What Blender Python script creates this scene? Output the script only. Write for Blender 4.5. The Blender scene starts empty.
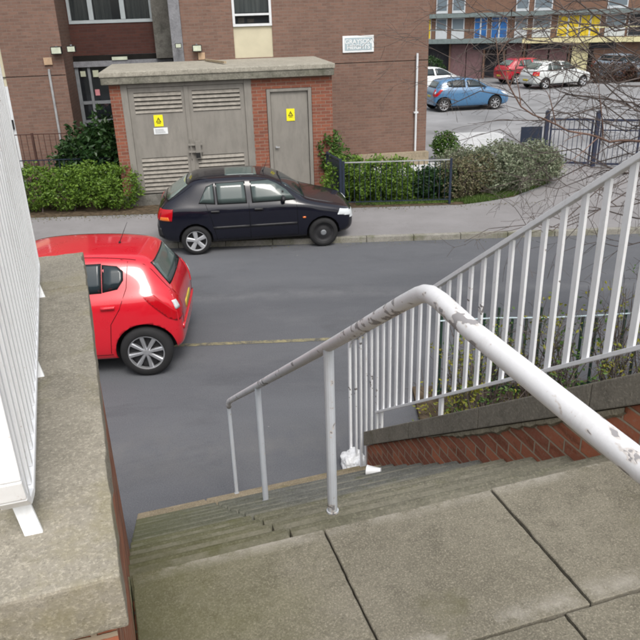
import bpy, bmesh, math, random
from mathutils import Vector, Matrix, noise
from mathutils.bvhtree import BVHTree
R = math.radians
random.seed(7)
SC = bpy.context.scene
COL = SC.collection

# ------------------------------------------------------------------ camera, sky, sun, exposure
cam_d = bpy.data.cameras.new('camera')
cam = bpy.data.objects.new('camera', cam_d); COL.objects.link(cam)
CAMZ = 4.05
_p, _ro = R(23.5), R(1.8)
_F = Vector((0, math.cos(_p), -math.sin(_p))); _R0 = Vector((1, 0, 0)); _D0 = _F.cross(_R0)
_Rt = math.cos(_ro)*_R0 + math.sin(_ro)*_D0; _Dn = math.cos(_ro)*_D0 - math.sin(_ro)*_R0
cam.matrix_world = Matrix.Translation((0, 0, CAMZ)) @ Matrix((_Rt, -_Dn, -_F)).transposed().to_4x4()
cam_d.sensor_width = 36; cam_d.lens = 36*700/640; cam_d.clip_start = .02; cam_d.clip_end = 900
SC.camera = cam
SC.cycles.filter_width = 2.0
w = bpy.data.worlds.new('World'); SC.world = w; w.use_nodes = True
nt = w.node_tree; nt.nodes.clear()
sky = nt.nodes.new('ShaderNodeTexSky'); sky.sky_type = 'NISHITA'; sky.sun_disc = False
SUN_EL, SUN_AZ = R(55), R(162)
sky.sun_elevation = SUN_EL; sky.sun_rotation = SUN_AZ; sky.air_density = 1.6; sky.dust_density = 5.0; sky.ozone_density = 1.0
hs = nt.nodes.new('ShaderNodeHueSaturation'); hs.inputs['Saturation'].default_value = .32
bg = nt.nodes.new('ShaderNodeBackground'); bg.inputs[1].default_value = .15
wo = nt.nodes.new('ShaderNodeOutputWorld')
nt.links.new(sky.outputs[0], hs.inputs['Color']); nt.links.new(hs.outputs[0], bg.inputs[0]); nt.links.new(bg.outputs[0], wo.inputs[0])
sl = bpy.data.lights.new('sun', 'SUN'); sl.energy = 1.1; sl.angle = R(22); sl.color = (1, .97, .92)
so = bpy.data.objects.new('sun', sl); COL.objects.link(so)
_sd = Vector((math.sin(SUN_AZ)*math.cos(SUN_EL), math.cos(SUN_AZ)*math.cos(SUN_EL), math.sin(SUN_EL)))
so.rotation_euler = _sd.to_track_quat('Z', 'Y').to_euler(); so.location = (0, 0, 30)
vs = SC.view_settings
SC.display_settings.display_device = 'sRGB'
vs.view_transform = 'Standard'; vs.look = 'None'; vs.gamma = 1; vs.use_curve_mapping = False; vs.exposure = 0.5

# ------------------------------------------------------------------ mesh helpers
class MB:
    def __init__(s): s.v = []; s.f = []; s.m = []; s.mi = 0
    def add(s, vs, fs):
        b = len(s.v); s.v += [tuple(x) for x in vs]; s.f += [tuple(b+i for i in f) for f in fs]; s.m += [s.mi]*len(fs); return s
    def box(s, x0, x1, y0, y1, z0, z1):
        return s.add([(x0,y0,z0),(x1,y0,z0),(x1,y1,z0),(x0,y1,z0),(x0,y0,z1),(x1,y0,z1),(x1,y1,z1),(x0,y1,z1)],
              [(0,3,2,1),(4,5,6,7),(0,1,5,4),(1,2,6,5),(2,3,7,6),(3,0,4,7)])
    def prism(s, poly, axis, a, b):
        # poly of 2-D points extruded along axis ('x': pts are (y,z); 'y': (x,z); 'z': (x,y))
        def P(p, t): return {'x': (t, p[0], p[1]), 'y': (p[0], t, p[1]), 'z': (p[0], p[1], t)}[axis]
        n = len(poly); vs = [P(p, a) for p in poly]+[P(p, b) for p in poly]
        fs = [tuple(range(n))[::-1], tuple(range(n, 2*n))]+[(i, (i+1) % n, n+(i+1) % n, n+i) for i in range(n)]
        ar = sum(poly[i][0]*poly[(i+1) % n][1]-poly[(i+1) % n][0]*poly[i][1] for i in range(n))
        flip = (ar < 0) != (b < a) 
        if axis == 'y': flip = not flip
        if flip: fs = [f[::-1] for f in fs]
        return s.add(vs, fs)
    def sheet(s, poly, z): return s.add([(p[0], p[1], z) for p in poly], [tuple(range(len(poly)))])
    def tube(s, pts, r, seg=8, cap=True):
        pts = [Vector(p) for p in pts]; n = len(pts)
        rs = r if isinstance(r, (list, tuple)) else [r]*n
        vs = []; fs = []; up = None
        for i, p in enumerate(pts):
            d = (pts[min(i+1, n-1)]-pts[max(i-1, 0)])
            if d.length < 1e-9: d = Vector((0,0,1))
            d.normalize()
            if up is None:
                up = Vector((0,0,1)) if abs(d.z) < .9 else Vector((1,0,0))
            a = d.cross(up)
            if a.length < 1e-6: a = d.orthogonal()
            a.normalize(); b = a.cross(d); b.normalize(); up = b
            for k in range(seg):
                t = 2*math.pi*k/seg; vs.append(p+a*math.cos(t)*rs[i]+b*math.sin(t)*rs[i])
        for i in range(n-1):
            for k in range(seg):
                k2 = (k+1) % seg; fs.append((i*seg+k, i*seg+k2, (i+1)*seg+k2, (i+1)*seg+k))
        if cap: fs += [tuple(range(seg))[::-1], tuple(range((n-1)*seg, n*seg))]
        return s.add(vs, fs)
    def bar(s, a, b, wx, wy, up=(0,0,1)):
        # rectangular bar from a to b; wy measured along 'up' side, wx across
        a = Vector(a); b = Vector(b); d = (b-a).normalized(); x = d.cross(Vector(up))
        if x.length < 1e-5: x = d.cross(Vector((0,1,0)))
        x.normalize(); y = x.cross(d).normalized(); x *= wx/2; y *= wy/2
        vs = [a-x-y, a+x-y, a+x+y, a-x+y, b-x-y, b+x-y, b+x+y, b-x+y]
        return s.add(vs, [(0,3,2,1),(4,5,6,7),(0,1,5,4),(1,2,6,5),(2,3,7,6),(3,0,4,7)])
    def lathe(s, prof, seg=32, axis='y', c=(0,0,0), closed=False):
        vs = []; fs = []; n = len(prof)
        for (r, h) in prof:
            for k in range(seg):
                t = 2*math.pi*k/seg
                p = (r*math.cos(t), h, r*math.sin(t)) if axis == 'y' else (r*math.cos(t), r*math.sin(t), h)
                vs.append((p[0]+c[0], p[1]+c[1], p[2]+c[2]))
        for i in range(n if closed else n-1):
            j = (i+1) % n
            for k in range(seg):
                k2 = (k+1) % seg; fs.append((i*seg+k, i*seg+k2, j*seg+k2, j*seg+k))
        return s.add(vs, fs)
    def build(s, name, mat, parent=None, smooth=False, bevel=0, rot=None, loc=None, kind=None, bevseg=2, fixn=True):
        me = bpy.data.meshes.new(name); me.from_pydata(s.v, [], s.f)
        mats = mat if isinstance(mat, (list, tuple)) else [mat]
        for m in mats: me.materials.append(m)
        for i, p in enumerate(me.polygons): p.material_index = s.m[i]
        if bevel or fixn:
            bm = bmesh.new(); bm.from_mesh(me)
            if fixn: bmesh.ops.recalc_face_normals(bm, faces=bm.faces)
            if bevel:
                es = [e for e in bm.edges if len(e.link_faces) == 2 and e.calc_face_angle(0) > .5]
                bmesh.ops.bevel(bm, geom=es, offset=bevel, segments=bevseg, affect='EDGES', profile=.6)
            bm.to_mesh(me); bm.free()
        boxuv(me)
        if smooth: 
            for p in me.polygons: p.use_smooth = True
        o = bpy.data.objects.new(name, me); COL.objects.link(o)
        if parent: o.parent = parent
        if rot is not None: o.rotation_euler = (0, 0, rot)
        if loc is not None: o.location = loc
        if kind: o['kind'] = kind
        return o
def boxuv(me):
    uv = me.uv_layers.new(name='UVMap').data
    for p in me.polygons:
        n = p.normal; ax = max(range(3), key=lambda i: abs(n[i])+(.12 if i == 2 else 0)) if abs(n[2]) > .85 else (0 if abs(n[0]) > abs(n[1]) else 1)
        for li in p.loop_indices:
            c = me.vertices[me.loops[li].vertex_index].co
            uv[li].uv = (c.y, c.z) if ax == 0 else (c.x, c.z) if ax == 1 else (c.x, c.y)
def empty(name, loc=(0,0,0), rz=0, label=None, cat=None, group=None):
    o = bpy.data.objects.new(name, None); COL.objects.link(o); o.location = loc; o.rotation_euler = (0,0,rz); o.empty_display_size = .2
    tag(o, label, cat, group); return o
def tag(o, label=None, cat=None, group=None, kind=None):
    if label: o['label'] = label
    if cat: o['category'] = cat
    if group: o['group'] = group
    if kind: o['kind'] = kind
    return o

# ------------------------------------------------------------------ material helpers
class NT:
    def __init__(s, name):
        s.mat = bpy.data.materials.new(name); s.mat.use_nodes = True; s.t = s.mat.node_tree; s.t.nodes.clear()
        s.out = s.n('ShaderNodeOutputMaterial'); s.b = s.n('ShaderNodeBsdfPrincipled'); s.l(s.b.outputs[0], s.out.inputs[0])
        s.tc = s.n('ShaderNodeTexCoord')
    def n(s, t): return s.t.nodes.new(t)
    def l(s, a, b): s.t.links.new(a, b)
    def noise(s, scale, detail=4, rough=.55, vec=None, stretch=None, dist=0):
        n = s.n('ShaderNodeTexNoise'); n.inputs['Scale'].default_value = scale; n.inputs['Detail'].default_value = detail
        n.inputs['Roughness'].default_value = rough; n.inputs['Distortion'].default_value = dist
        v = vec or s.tc.outputs['Object']
        if stretch:
            m = s.n('ShaderNodeMapping'); m.inputs['Scale'].default_value = stretch; s.l(v, m.inputs[0]); v = m.outputs[0]
        s.l(v, n.inputs['Vector']); return n.outputs['Fac']
    def vor(s, scale, feat='F1', out='Distance', vec=None):
        n = s.n('ShaderNodeTexVoronoi'); n.feature = feat; n.inputs['Scale'].default_value = scale
        s.l(vec or s.tc.outputs['Object'], n.inputs['Vector']); return n.outputs[out]
    def rng(s, v, a, b, c=0, d=1):
        n = s.n('ShaderNodeMapRange'); n.clamp = True; s.l(v, n.inputs[0])
        for i, x in enumerate((a, b, c, d)): n.inputs[i+1].default_value = x
        return n.outputs[0]
    def mix(s, f, a, b, mode='MIX'):
        n = s.n('ShaderNodeMix'); n.data_type = 'RGBA'; n.blend_type = mode
        if isinstance(f, (int, float)): n.inputs[0].default_value = f
        else: s.l(f, n.inputs[0])
        for i, x in ((6, a), (7, b)):
            if isinstance(x, (tuple, list)): n.inputs[i].default_value = (*x[:3], 1)
            else: s.l(x, n.inputs[i])
        return n.outputs[2]
    def math(s, op, a, b=0.):
        n = s.n('ShaderNodeMath'); n.operation = op
        for i, x in enumerate((a, b)):
            if isinstance(x, (int, float)): n.inputs[i].default_value = x
            else: s.l(x, n.inputs[i])
        return n.outputs[0]
    def bump(s, h, strength=.3, dist=.01):
        n = s.n('ShaderNodeBump'); n.inputs['Strength'].default_value = strength; n.inputs['Distance'].default_value = dist
        s.l(h, n.inputs['Height']); s.l(n.outputs[0], s.b.inputs['Normal'])
    def fin(s, col, rough=.85, spec=.3, metal=0):
        if isinstance(col, (tuple, list)): s.b.inputs['Base Color'].default_value = (*col[:3], 1)
        else: s.l(col, s.b.inputs['Base Color'])
        if isinstance(rough, (int, float)): s.b.inputs['Roughness'].default_value = rough
        else: s.l(rough, s.b.inputs['Roughness'])
        s.b.inputs['Specular IOR Level'].default_value = spec; s.b.inputs['Metallic'].default_value = metal
        return s.mat
def plain(name, col, rough=.7, spec=.4, metal=0, var=.12, scale=6):
    m = NT(name); f = m.noise(scale, 5, .6)
    c2 = tuple(x*(1-2.2*var) for x in col); c3 = tuple(min(1, x*(1+var)) for x in col)
    return m.fin(m.mix(m.rng(f, .3, .7), c2, c3), rough, spec, metal)
def concrete(name, a, b, speck=.5, moss=0, mosscol=(.075, .08, .02), grain=90, bump=.35, stain=None):
    m = NT(name)
    c = m.mix(m.rng(m.noise(2.2, 6, .65), .3, .7), a, b)
    c = m.mix(m.rng(m.noise(5.5, 7, .75), .50, .64, 0, .4), c, tuple(x*.62 for x in a))
    c = m.mix(m.rng(m.noise(4.1, 7, .75, None, None, 1.), .54, .66, 0, .35), c, tuple(min(1, x*1.25) for x in b))
    c = m.mix(m.rng(m.noise(11, 5, .7), .46, .8, 0, .35), c, tuple(x*.65 for x in a))
    g = m.noise(grain, 3, .75)
    c = m.mix(m.rng(g, .5, .68, 0, speck), c, tuple(min(1, x*2.0) for x in b))
    c = m.mix(m.rng(m.noise(grain*.8, 3, .8), .54, .70, 0, speck), c, tuple(x*.3 for x in a))
    c = m.mix(m.rng(m.noise(grain*.28, 4, .8), .5, .7, 0, speck*.55), c, tuple(x*.5 for x in a))
    if moss:
        c = m.mix(m.rng(m.noise(3.1, 7, .7), .62-.3*moss, .8-.2*moss, 0, .75), c, mosscol)
    if stain: c = stain(m, c)
    m.bump(m.math('ADD', g, m.noise(18, 5)), bump, .006)
    return m.fin(c, .92, .2)
def brick(name, c1, c2, mortar, w=.225, h=.075, ms=.006, dirt=.35, bias=0, bump=.5, mott=.5, offset=.5):
    m = NT(name); uv0 = m.tc.outputs['UV']
    nz_ = m.n('ShaderNodeTexNoise'); nz_.inputs['Scale'].default_value = 9; nz_.inputs['Detail'].default_value = 3
    sc_ = m.n('ShaderNodeVectorMath'); sc_.operation = 'MULTIPLY_ADD'; sc_.inputs[1].default_value = (.012, .012, 0)
    m.l(nz_.outputs['Color'], sc_.inputs[0]); m.l(uv0, sc_.inputs[2]); uv = sc_.outputs[0]
    b = m.n('ShaderNodeTexBrick'); b.offset = offset; m.l(uv, b.inputs['Vector'])
    b.inputs['Scale'].default_value = 1; b.inputs['Brick Width'].default_value = w; b.inputs['Row Height'].default_value = h
    b.inputs['Mortar Size'].default_value = ms; b.inputs['Mortar Smooth'].default_value = .25; b.inputs['Bias'].default_value = bias
    b.inputs['Color1'].default_value = (*c1, 1); b.inputs['Color2'].default_value = (*c2, 1); b.inputs['Mortar'].default_value = (*mortar, 1)
    c = b.outputs['Color']
    # burnt bricks
    c = m.mix(m.math('MULTIPLY', m.rng(m.noise(7, 2, .5, uv, (1, 3, 1)), .52, .66, 0, mott), m.rng(b.outputs['Fac'], 0, .5, 1, 0)), c, tuple(x*.42 for x in c1))
    c = m.mix(m.rng(m.noise(.8, 6, .65), .4, .75, 0, dirt), c, tuple(x*.45 for x in c2))
    c = m.mix(m.rng(m.noise(60, 3, .8), .5, .72, 0, .35), c, mortar)
    hgt = m.math('SUBTRACT', m.math('MULTIPLY', m.noise(40, 3), .3), b.outputs['Fac'])
    m.bump(hgt, bump, .008)
    return m.fin(c, .9, .2)
def gloss(name, col, rough=.25, coat=1.0, spec=.5, metal=0, flake=0):
    m = NT(name); c = m.mix(m.rng(m.noise(3, 5, .7), .45, .75, 0, .25), col, tuple(x*.8+.006 for x in col))
    m.fin(c, m.rng(m.noise(5, 4), .3, .7, rough*.8, rough*1.3), spec, metal)
    m.b.inputs['Coat Weight'].default_value = coat; m.b.inputs['Coat Roughness'].default_value = .06
    return m.mat
def leafmat(name, cols, rough=.5):
    m = NT(name); g = m.n('ShaderNodeNewGeometry'); r = m.n('ShaderNodeValToRGB')
    el = r.color_ramp.elements
    while len(el) < len(cols): el.new(.5)
    for i, c in enumerate(cols): el[i].position = i/(len(cols)-1); el[i].color = (*c, 1)
    m.l(g.outputs['Random Per Island'], r.inputs[0])
    m.fin(r.outputs[0], rough, .35); 
    tr = m.n('ShaderNodeBsdfTranslucent'); m.l(r.outputs[0], tr.inputs[0]); ms = m.n('ShaderNodeMixShader'); ms.inputs[0].default_value = .25
    m.l(m.b.outputs[0], ms.inputs[1]); m.l(tr.outputs[0], ms.inputs[2]); m.l(ms.outputs[0], m.out.inputs[0])
    return m.mat
def chipped(name, col=(.8, .81, .82), chip=(.16, .15, .15), amt=.5, scale=14, rough=.52, rust=(.25,.12,.05)):
    m = NT(name)
    c = m.mix(m.rng(m.noise(5, 5, .7), .4, .8, 0, .35), col, tuple(x*.78 for x in col))
    c = m.mix(m.rng(m.noise(30, 4, .8), .64, .72, 0, .6), c, rust)
    k = m.math('MULTIPLY', m.noise(scale, 3, .5, None, (1, .45, 1)), m.noise(2.3, 2, .5))
    mask = m.rng(k, .42-.16*amt, .428-.16*amt)
    c = m.mix(mask, c, chip)
    c = m.mix(m.rng(m.noise(12, 8, .8, None, (1, 1, .3)), .5, .75, 0, .35), c, (.36, .33, .30))
    c = m.mix(m.math('MULTIPLY', m.rng(k, .40-.16*amt, .42-.16*amt), m.math('SUBTRACT', 1., mask)), c, (.50, .46, .43))
    h = m.math('ADD', m.math('SUBTRACT', 1., mask), m.math('MULTIPLY', m.noise(70, 3), .35)); m.bump(h, .5, .002)
    return m.fin(c, m.rng(mask, 0, 1, rough, .8), .4)

M = {}
def asphalt():
    m = NT('asphalt')
    c = m.mix(m.rng(m.noise(.35, 6, .6, None, (.5, 1.6, 1)), .35, .68), (.080, .083, .093), (.112, .116, .127))
    c = m.mix(m.rng(m.noise(1.4, 8, .75, None, (.7, 1.2, 1)), .52, .72, 0, .35), c, (.145, .145, .151))
    c = m.mix(m.rng(m.noise(.9, 5, .7, None, (.5, 1, 1), 1.0), .55, .70, 0, .4), c, (.046, .047, .052))
    c = m.mix(m.rng(m.noise(90, 3, .9), .5, .66, 0, .6), c, (.17, .17, .175))
    c = m.mix(m.rng(m.noise(80, 3, .9), .53, .68, 0, .6), c, (.025, .025, .028))
    c = m.mix(m.rng(m.vor(2.3), .0, .03, 1, 0), c, (.42, .40, .36))
    g = m.noise(55, 4, .8); m.bump(g, .5, .008)
    # worn pale wheel track and seam lines along the street (real repairs in the surface)
    sx = m.n('ShaderNodeSeparateXYZ'); m.l(m.tc.outputs['Object'], sx.inputs[0])
    wob = m.math('ADD', sx.outputs[1], m.math('MULTIPLY', m.math('SUBTRACT', m.noise(.5, 3), .5), .5))
    t = m.math('ABSOLUTE', m.math('SUBTRACT', wob, 10.35))
    c = m.mix(m.math('MULTIPLY', m.rng(t, .0, .28, .38, 0), m.rng(m.noise(3, 5, .8), .3, .65)), c, (.19, .19, .195))
    t2 = m.math('ABSOLUTE', m.math('SUBTRACT', wob, 6.05))
    c = m.mix(m.math('MULTIPLY', m.rng(t2, .0, .7, .55, 0), m.rng(m.noise(2, 6, .8), .4, .7)), c, (.15, .145, .14))
    return m.fin(c, .85, .35)
M['asphalt'] = asphalt()
def paving():
    m = NT('pavement')
    c = m.mix(m.rng(m.noise(.8, 6, .65), .35, .7), (.185, .177, .178), (.235, .227, .23))
    c = m.mix(m.rng(m.noise(50, 3, .8), .5, .75, 0, .5), c, (.3, .29, .29))
    c = m.mix(m.rng(m.noise(3, 6, .8), .58, .75, 0, .4), c, (.10, .10, .09))
    m.bump(m.noise(60, 3), .4, .005); return m.fin(c, .9, .25)
M['pavement'] = paving()
M['lot'] = plain('car_park_surface', (.25, .252, .26), .85, .3, 0, .16, .5)
M['soil'] = plain('soil', (.10, .075, .05), .95, .1, 0, .3, 9)
M['ground'] = plain('ground', (.09, .085, .07), .95, .1, 0, .2, 2)
M['kerb'] = concrete('kerb_concrete', (.20, .19, .165), (.27, .26, .23), .3, .5, (.09, .095, .04), 60)
M['yellowline'] = (lambda m: m.fin(m.mix(m.rng(m.noise(9, 6, .8), .40, .62), (.085, .084, .08), (.27, .24, .13)), .8, .3))(NT('faded_line_paint'))
M['palepave'] = concrete('pale_paving', (.40, .41, .42), (.52, .53, .54), .2, 0, grain=40)
M['beige'] = concrete('beige_plinth', (.24, .20, .14), (.31, .26, .19), .3, 0, grain=40)
M['grass'] = leafmat('grass_blades', [(.05, .10, .02), (.09, .15, .03), (.12, .17, .05)])
def flagstain(m, c):
    sx = m.n('ShaderNodeSeparateXYZ'); m.l(m.tc.outputs['Object'], sx.inputs[0])
    n = m.noise(5, 6, .75)
    # moss creeping out from the left wall
    f = m.math('MULTIPLY', m.rng(m.math('ADD', sx.outputs[0], m.math('MULTIPLY', n, .7)), .15, .9, 1, 0), .6)
    c = m.mix(f, c, (.088, .092, .022))
    # worn pale front edge of the slabs
    e = m.math('MULTIPLY', m.rng(sx.outputs[1], 1.765, 1.825), m.rng(m.noise(6, 6, .8), .42, .6, 0, .7))
    c = m.mix(e, c, (.36, .34, .30))
    # worn pale strip by the row joint
    j = m.math('ABSOLUTE', m.math('SUBTRACT', sx.outputs[1], 1.28))
    c = m.mix(m.math('MULTIPLY', m.rng(j, .0, .055, .6, 0), m.rng(m.noise(4, 6, .8), .45, .6)), c, (.34, .32, .28))
    # pale spots of dried gum
    s = m.math('MULTIPLY', m.rng(m.vor(3.1), .03, .045, 1, 0), m.rng(m.noise(2, 1), .45, .5))
    c = m.mix(s, c, (.42, .42, .38))
    return c
M['flag'] = concrete('flagstone', (.140, .128, .098), (.190, .175, .138), .6, .2, (.10, .095, .05), 170, .35, flagstain)
def stepstain(m, c):
    sx = m.n('ShaderNodeSeparateXYZ'); m.l(m.tc.outputs['Object'], sx.inputs[0])
    f = m.math('MULTIPLY', m.rng(m.math('ADD', sx.outputs[0], m.math('MULTIPLY', m.noise(4, 6, .7), .8)), .3, 1.3, 1, .1), .6)
    c = m.mix(f, c, (.09, .092, .028))
    e = m.math('FRACT', m.math('DIVIDE', m.math('SUBTRACT', sx.outputs[1], 1.79), .255))
    return m.mix(m.math('MULTIPLY', m.rng(e, .80, .90), m.rng(m.noise(3.5, 6, .8), .42, .6, .05, .5)), c, (.235, .22, .175))
M['step'] = concrete('step_concrete', (.115, .11, .088), (.165, .155, .12), .5, .2, (.07, .075, .02), 80, .5, stepstain)
M['stepdark'] = concrete('step_dark_concrete', (.085, .086, .082), (.12, .12, .112), .4, .15, (.06, .065, .02), 80, .5, stepstain)
M['stepsand'] = concrete('step_sandy_concrete', (.17, .14, .095), (.24, .20, .14), .4, .25, (.10, .095, .03), 80, .4)
def copestain(m, c):
    c = m.mix(m.rng(m.noise(3.3, 6, .75), .50, .70, 0, .5), c, (.20, .175, .075))
    c = m.mix(m.rng(m.vor(9), .02, .05, .8, 0), c, (.40, .40, .36))
    return m.mix(m.rng(m.vor(55), .05, .14, .25, 0), c, (.05, .042, .03))
M['coping'] = concrete('coping_stone', (.225, .205, .165), (.285, .262, .215), .45, .1, (.14, .13, .05), 170, .25, copestain)
M['coping2'] = concrete('raked_coping_stone', (.165, .152, .125), (.215, .197, .162), .4, .15, (.09, .085, .04), 80, .35)
M['wallbrick'] = brick('stair_wall_brick', (.40, .14, .075), (.20, .075, .05), (.32, .26, .19), .225, .075, .0065, .35, 0, .9, .75)
M['mortar'] = concrete('cement_fillet', (.20, .18, .13), (.30, .27, .20), .4, .2, grain=60, bump=.8)
M['bldbrick'] = brick('block_brick', (.205, .122, .094), (.160, .098, .078), (.185, .148, .125), .225, .075, .006, .25, 0, .4, .35)
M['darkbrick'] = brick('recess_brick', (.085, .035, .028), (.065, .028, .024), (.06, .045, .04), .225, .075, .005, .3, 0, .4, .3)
M['subbrick'] = brick('substation_brick', (.27, .092, .055), (.18, .068, .048), (.24, .18, .14), .225, .075, .007, .25, 0, .5, .4)
M['farbrick'] = brick('far_brick', (.22, .125, .085), (.18, .10, .07), (.16, .12, .1), .225, .075, .008, .25, 0, .2, .3)
M['concgrey'] = concrete('grey_concrete', (.155, .158, .172), (.225, .228, .245), .2, 0, grain=30)
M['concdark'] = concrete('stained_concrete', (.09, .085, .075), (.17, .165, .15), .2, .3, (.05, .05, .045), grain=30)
M['roofslab'] = concrete('roof_slab_concrete', (.26, .245, .205), (.34, .32, .27), .3, .12, (.11, .115, .08), 30)
M['fascia'] = concrete('roof_fascia_concrete', (.135, .13, .11), (.215, .205, .17), .3, .45, (.055, .06, .04), 30)
M['doorpaint'] = (lambda m: m.fin(m.mix(m.rng(m.noise(6, 6, .75, None, (1, 1, .25)), .45, .75, 0, .6), m.mix(m.rng(m.noise(1.2, 5), .3, .7), (.20, .187, .168), (.245, .23, .205)), (.125, .118, .105)), .65, .35))(NT('grey_brown_door_paint'))
M['slat'] = plain('louvre_slat', (.235, .215, .185), .6, .4, 0, .15, 9)
M['voidm'] = plain('dark_void', (.015, .014, .013), .9, .1)
M['whiteframe'] = plain('white_window_frame', (.62, .64, .66), .4, .4, 0, .05)
M['greyframe'] = plain('grey_metal_frame', (.22, .235, .25), .45, .4, .2, .1)
M['cream'] = plain('cream_panel', (.50, .46, .34), .6, .3, 0, .05, 2)
M['curtain'] = (lambda m: m.fin(m.mix(m.rng(m.noise(14, 2, .5, None, (1, .1, .05)), .35, .65), (.20, .25, .24), (.45, .50, .48)), .9, .1))(NT('curtain_fabric'))
def glassm(name, tint, rough=.04, op=.35):
    m = NT(name); m.fin(tint, rough, .8); m.b.inputs['Coat Weight'].default_value = .6; m.b.inputs['Coat Roughness'].default_value = .02
    tr = m.n('ShaderNodeBsdfTransparent'); ms = m.n('ShaderNodeMixShader'); ms.inputs[0].default_value = op
    m.l(tr.outputs[0], ms.inputs[1]); m.l(m.b.outputs[0], ms.inputs[2]); m.l(ms.outputs[0], m.out.inputs[0]); return m.mat
M['glass'] = glassm('window_glass', (.02, .025, .03), .03, .45)
M['carglass'] = gloss('car_glass', (.020, .030, .036), .06, 0, .45)
M['carglasspale'] = gloss('tinted_rear_glass', (.075, .105, .10), .06, .2, .5)
M['rubber'] = plain('black_rubber', (.012, .012, .013), .7, .3)
M['tyre'] = plain('tyre_rubber', (.018, .018, .019), .8, .3)
M['plastic'] = plain('black_plastic', (.02, .02, .022), .55, .4)
M['alloy'] = plain('silver_alloy', (.52, .53, .55), .3, .5, .75, .1)
M['hubcap'] = plain('silver_hubcap', (.40, .41, .43), .4, .5, .3, .1)
M['seam'] = plain('panel_gap', (.006, .006, .006), .8, .1)
M['redpaint'] = gloss('red_car_paint', (.56, .006, .018), .30)
M['blackpaint'] = gloss('blue_black_car_paint', (.006, .0065, .013), .22, .8, .15)
M['bluepaint'] = gloss('blue_car_paint', (.05, .15, .29), .25)
M['silverpaint'] = gloss('pale_silver_car_paint', (.52, .54, .54), .3)
M['whitepaint2'] = gloss('white_car_paint', (.66, .68, .69), .3)
M['redpaint2'] = gloss('deep_red_car_paint', (.40, .015, .03), .3)
M['redlamp'] = gloss('red_lamp_lens', (.40, .004, .010), .14, .25, .35)
M['amberlamp'] = gloss('amber_lamp_lens', (.7, .16, .02), .12)
M['clearlamp'] = gloss('clear_lamp_lens', (.55, .58, .6), .08)
M['plate'] = plain('yellow_number_plate', (.6, .48, .06), .4, .4)
M['paint'] = chipped('white_railing_paint', (.76, .77, .785), amt=-.05, scale=30)
M['paintL'] = chipped('white_balustrade_paint', (.86, .87, .88), amt=-1)
M['railpaint'] = chipped('chipped_handrail_paint', (.66, .66, .675), (.27, .26, .265), amt=.55, scale=40)
M['postpaint'] = chipped('grey_white_post_paint', (.50, .53, .57), (.2, .2, .21), amt=.3, scale=18)
M['bluerail'] = plain('dark_blue_railing_paint', (.016, .024, .045), .5, .4)
M['brownrail'] = plain('brown_railing_paint', (.07, .035, .028), .6, .3)
M['blackrail'] = plain('black_blue_gate_paint', (.022, .028, .055), .5, .4)
M['palerail'] = plain('galvanised_rail', (.38, .39, .40), .5, .4, .2)
M['yellowsign'] = plain('yellow_sticker', (.80, .72, .02), .5, .3, 0, .02)
M['whitesign'] = plain('white_sticker', (.72, .74, .75), .5, .3, 0, .03)
M['blacksign'] = plain('black_print', (.02, .02, .02), .6, .2)
M['signblue'] = plain('grey_blue_sign_face', (.36, .44, .48), .4, .4, 0, .04)
M['orange'] = plain('orange_box', (.46, .32, .21), .6, .3)
M['wood'] = plain('weathered_timber', (.36, .29, .20), .85, .2, 0, .2, 20)
M['lampglass'] = plain('floodlight_lens', (.52, .56, .45), .3, .5, 0, .1)
M['leaf_bright'] = leafmat('bright_hedge_leaf', [(.05, .10, .012), (.10, .18, .022), (.16, .26, .035), (.06, .12, .015)])
M['leaf_dark'] = leafmat('laurel_leaf', [(.012, .035, .010), (.025, .065, .016), (.05, .10, .03)], .4)
M['leaf_mid'] = leafmat('mid_green_leaf', [(.025, .065, .012), (.06, .12, .02), (.10, .17, .035)])
M['leaf_grey'] = leafmat('grey_green_leaf', [(.09, .115, .065), (.17, .205, .125), (.26, .285, .20), (.11, .105, .065)])
M['leaf_brown'] = leafmat('dead_brown_leaf', [(.12, .10, .055), (.19, .17, .10), (.11, .14, .06)])
M['leaf_yellow'] = leafmat('yellow_green_leaf', [(.14, .16, .02), (.28, .26, .03), (.10, .14, .03)])
M['leaf_rust'] = leafmat('rusty_hedge_leaf', [(.10, .04, .03), (.06, .05, .03), (.14, .06, .045)])
M['twig'] = plain('dark_twig_bark', (.11, .09, .082), .9, .2, 0, .25, 8)
M['twig2'] = plain('brown_branch_bark', (.15, .095, .075), .85, .2, 0, .25, 10)
M['darkgreenpost'] = plain('dark_green_fence_paint', (.02, .045, .032), .6, .3)
M['wire'] = plain('pale_blue_cord', (.42, .52, .56), .5, .4)
M['bag'] = plain('white_plastic', (.78, .79, .80), .35, .5, 0, .04)

# ------------------------------------------------------------------ the setting
A17 = R(17)
def stair_pt(wv, u, z=0): return Vector((wv*math.cos(A17)-u*math.sin(A17), wv*math.sin(A17)+u*math.cos(A17), z))
MB().sheet([(-300,-200),(300,-200),(300,400),(-300,400)], -.03).build('ground', M['ground'], kind='structure', fixn=False)
MB().sheet([(-90,-6),(90,-6),(90,13.02),(-90,13.02)], 0).build('road', M['asphalt'], kind='structure', fixn=False)
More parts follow.
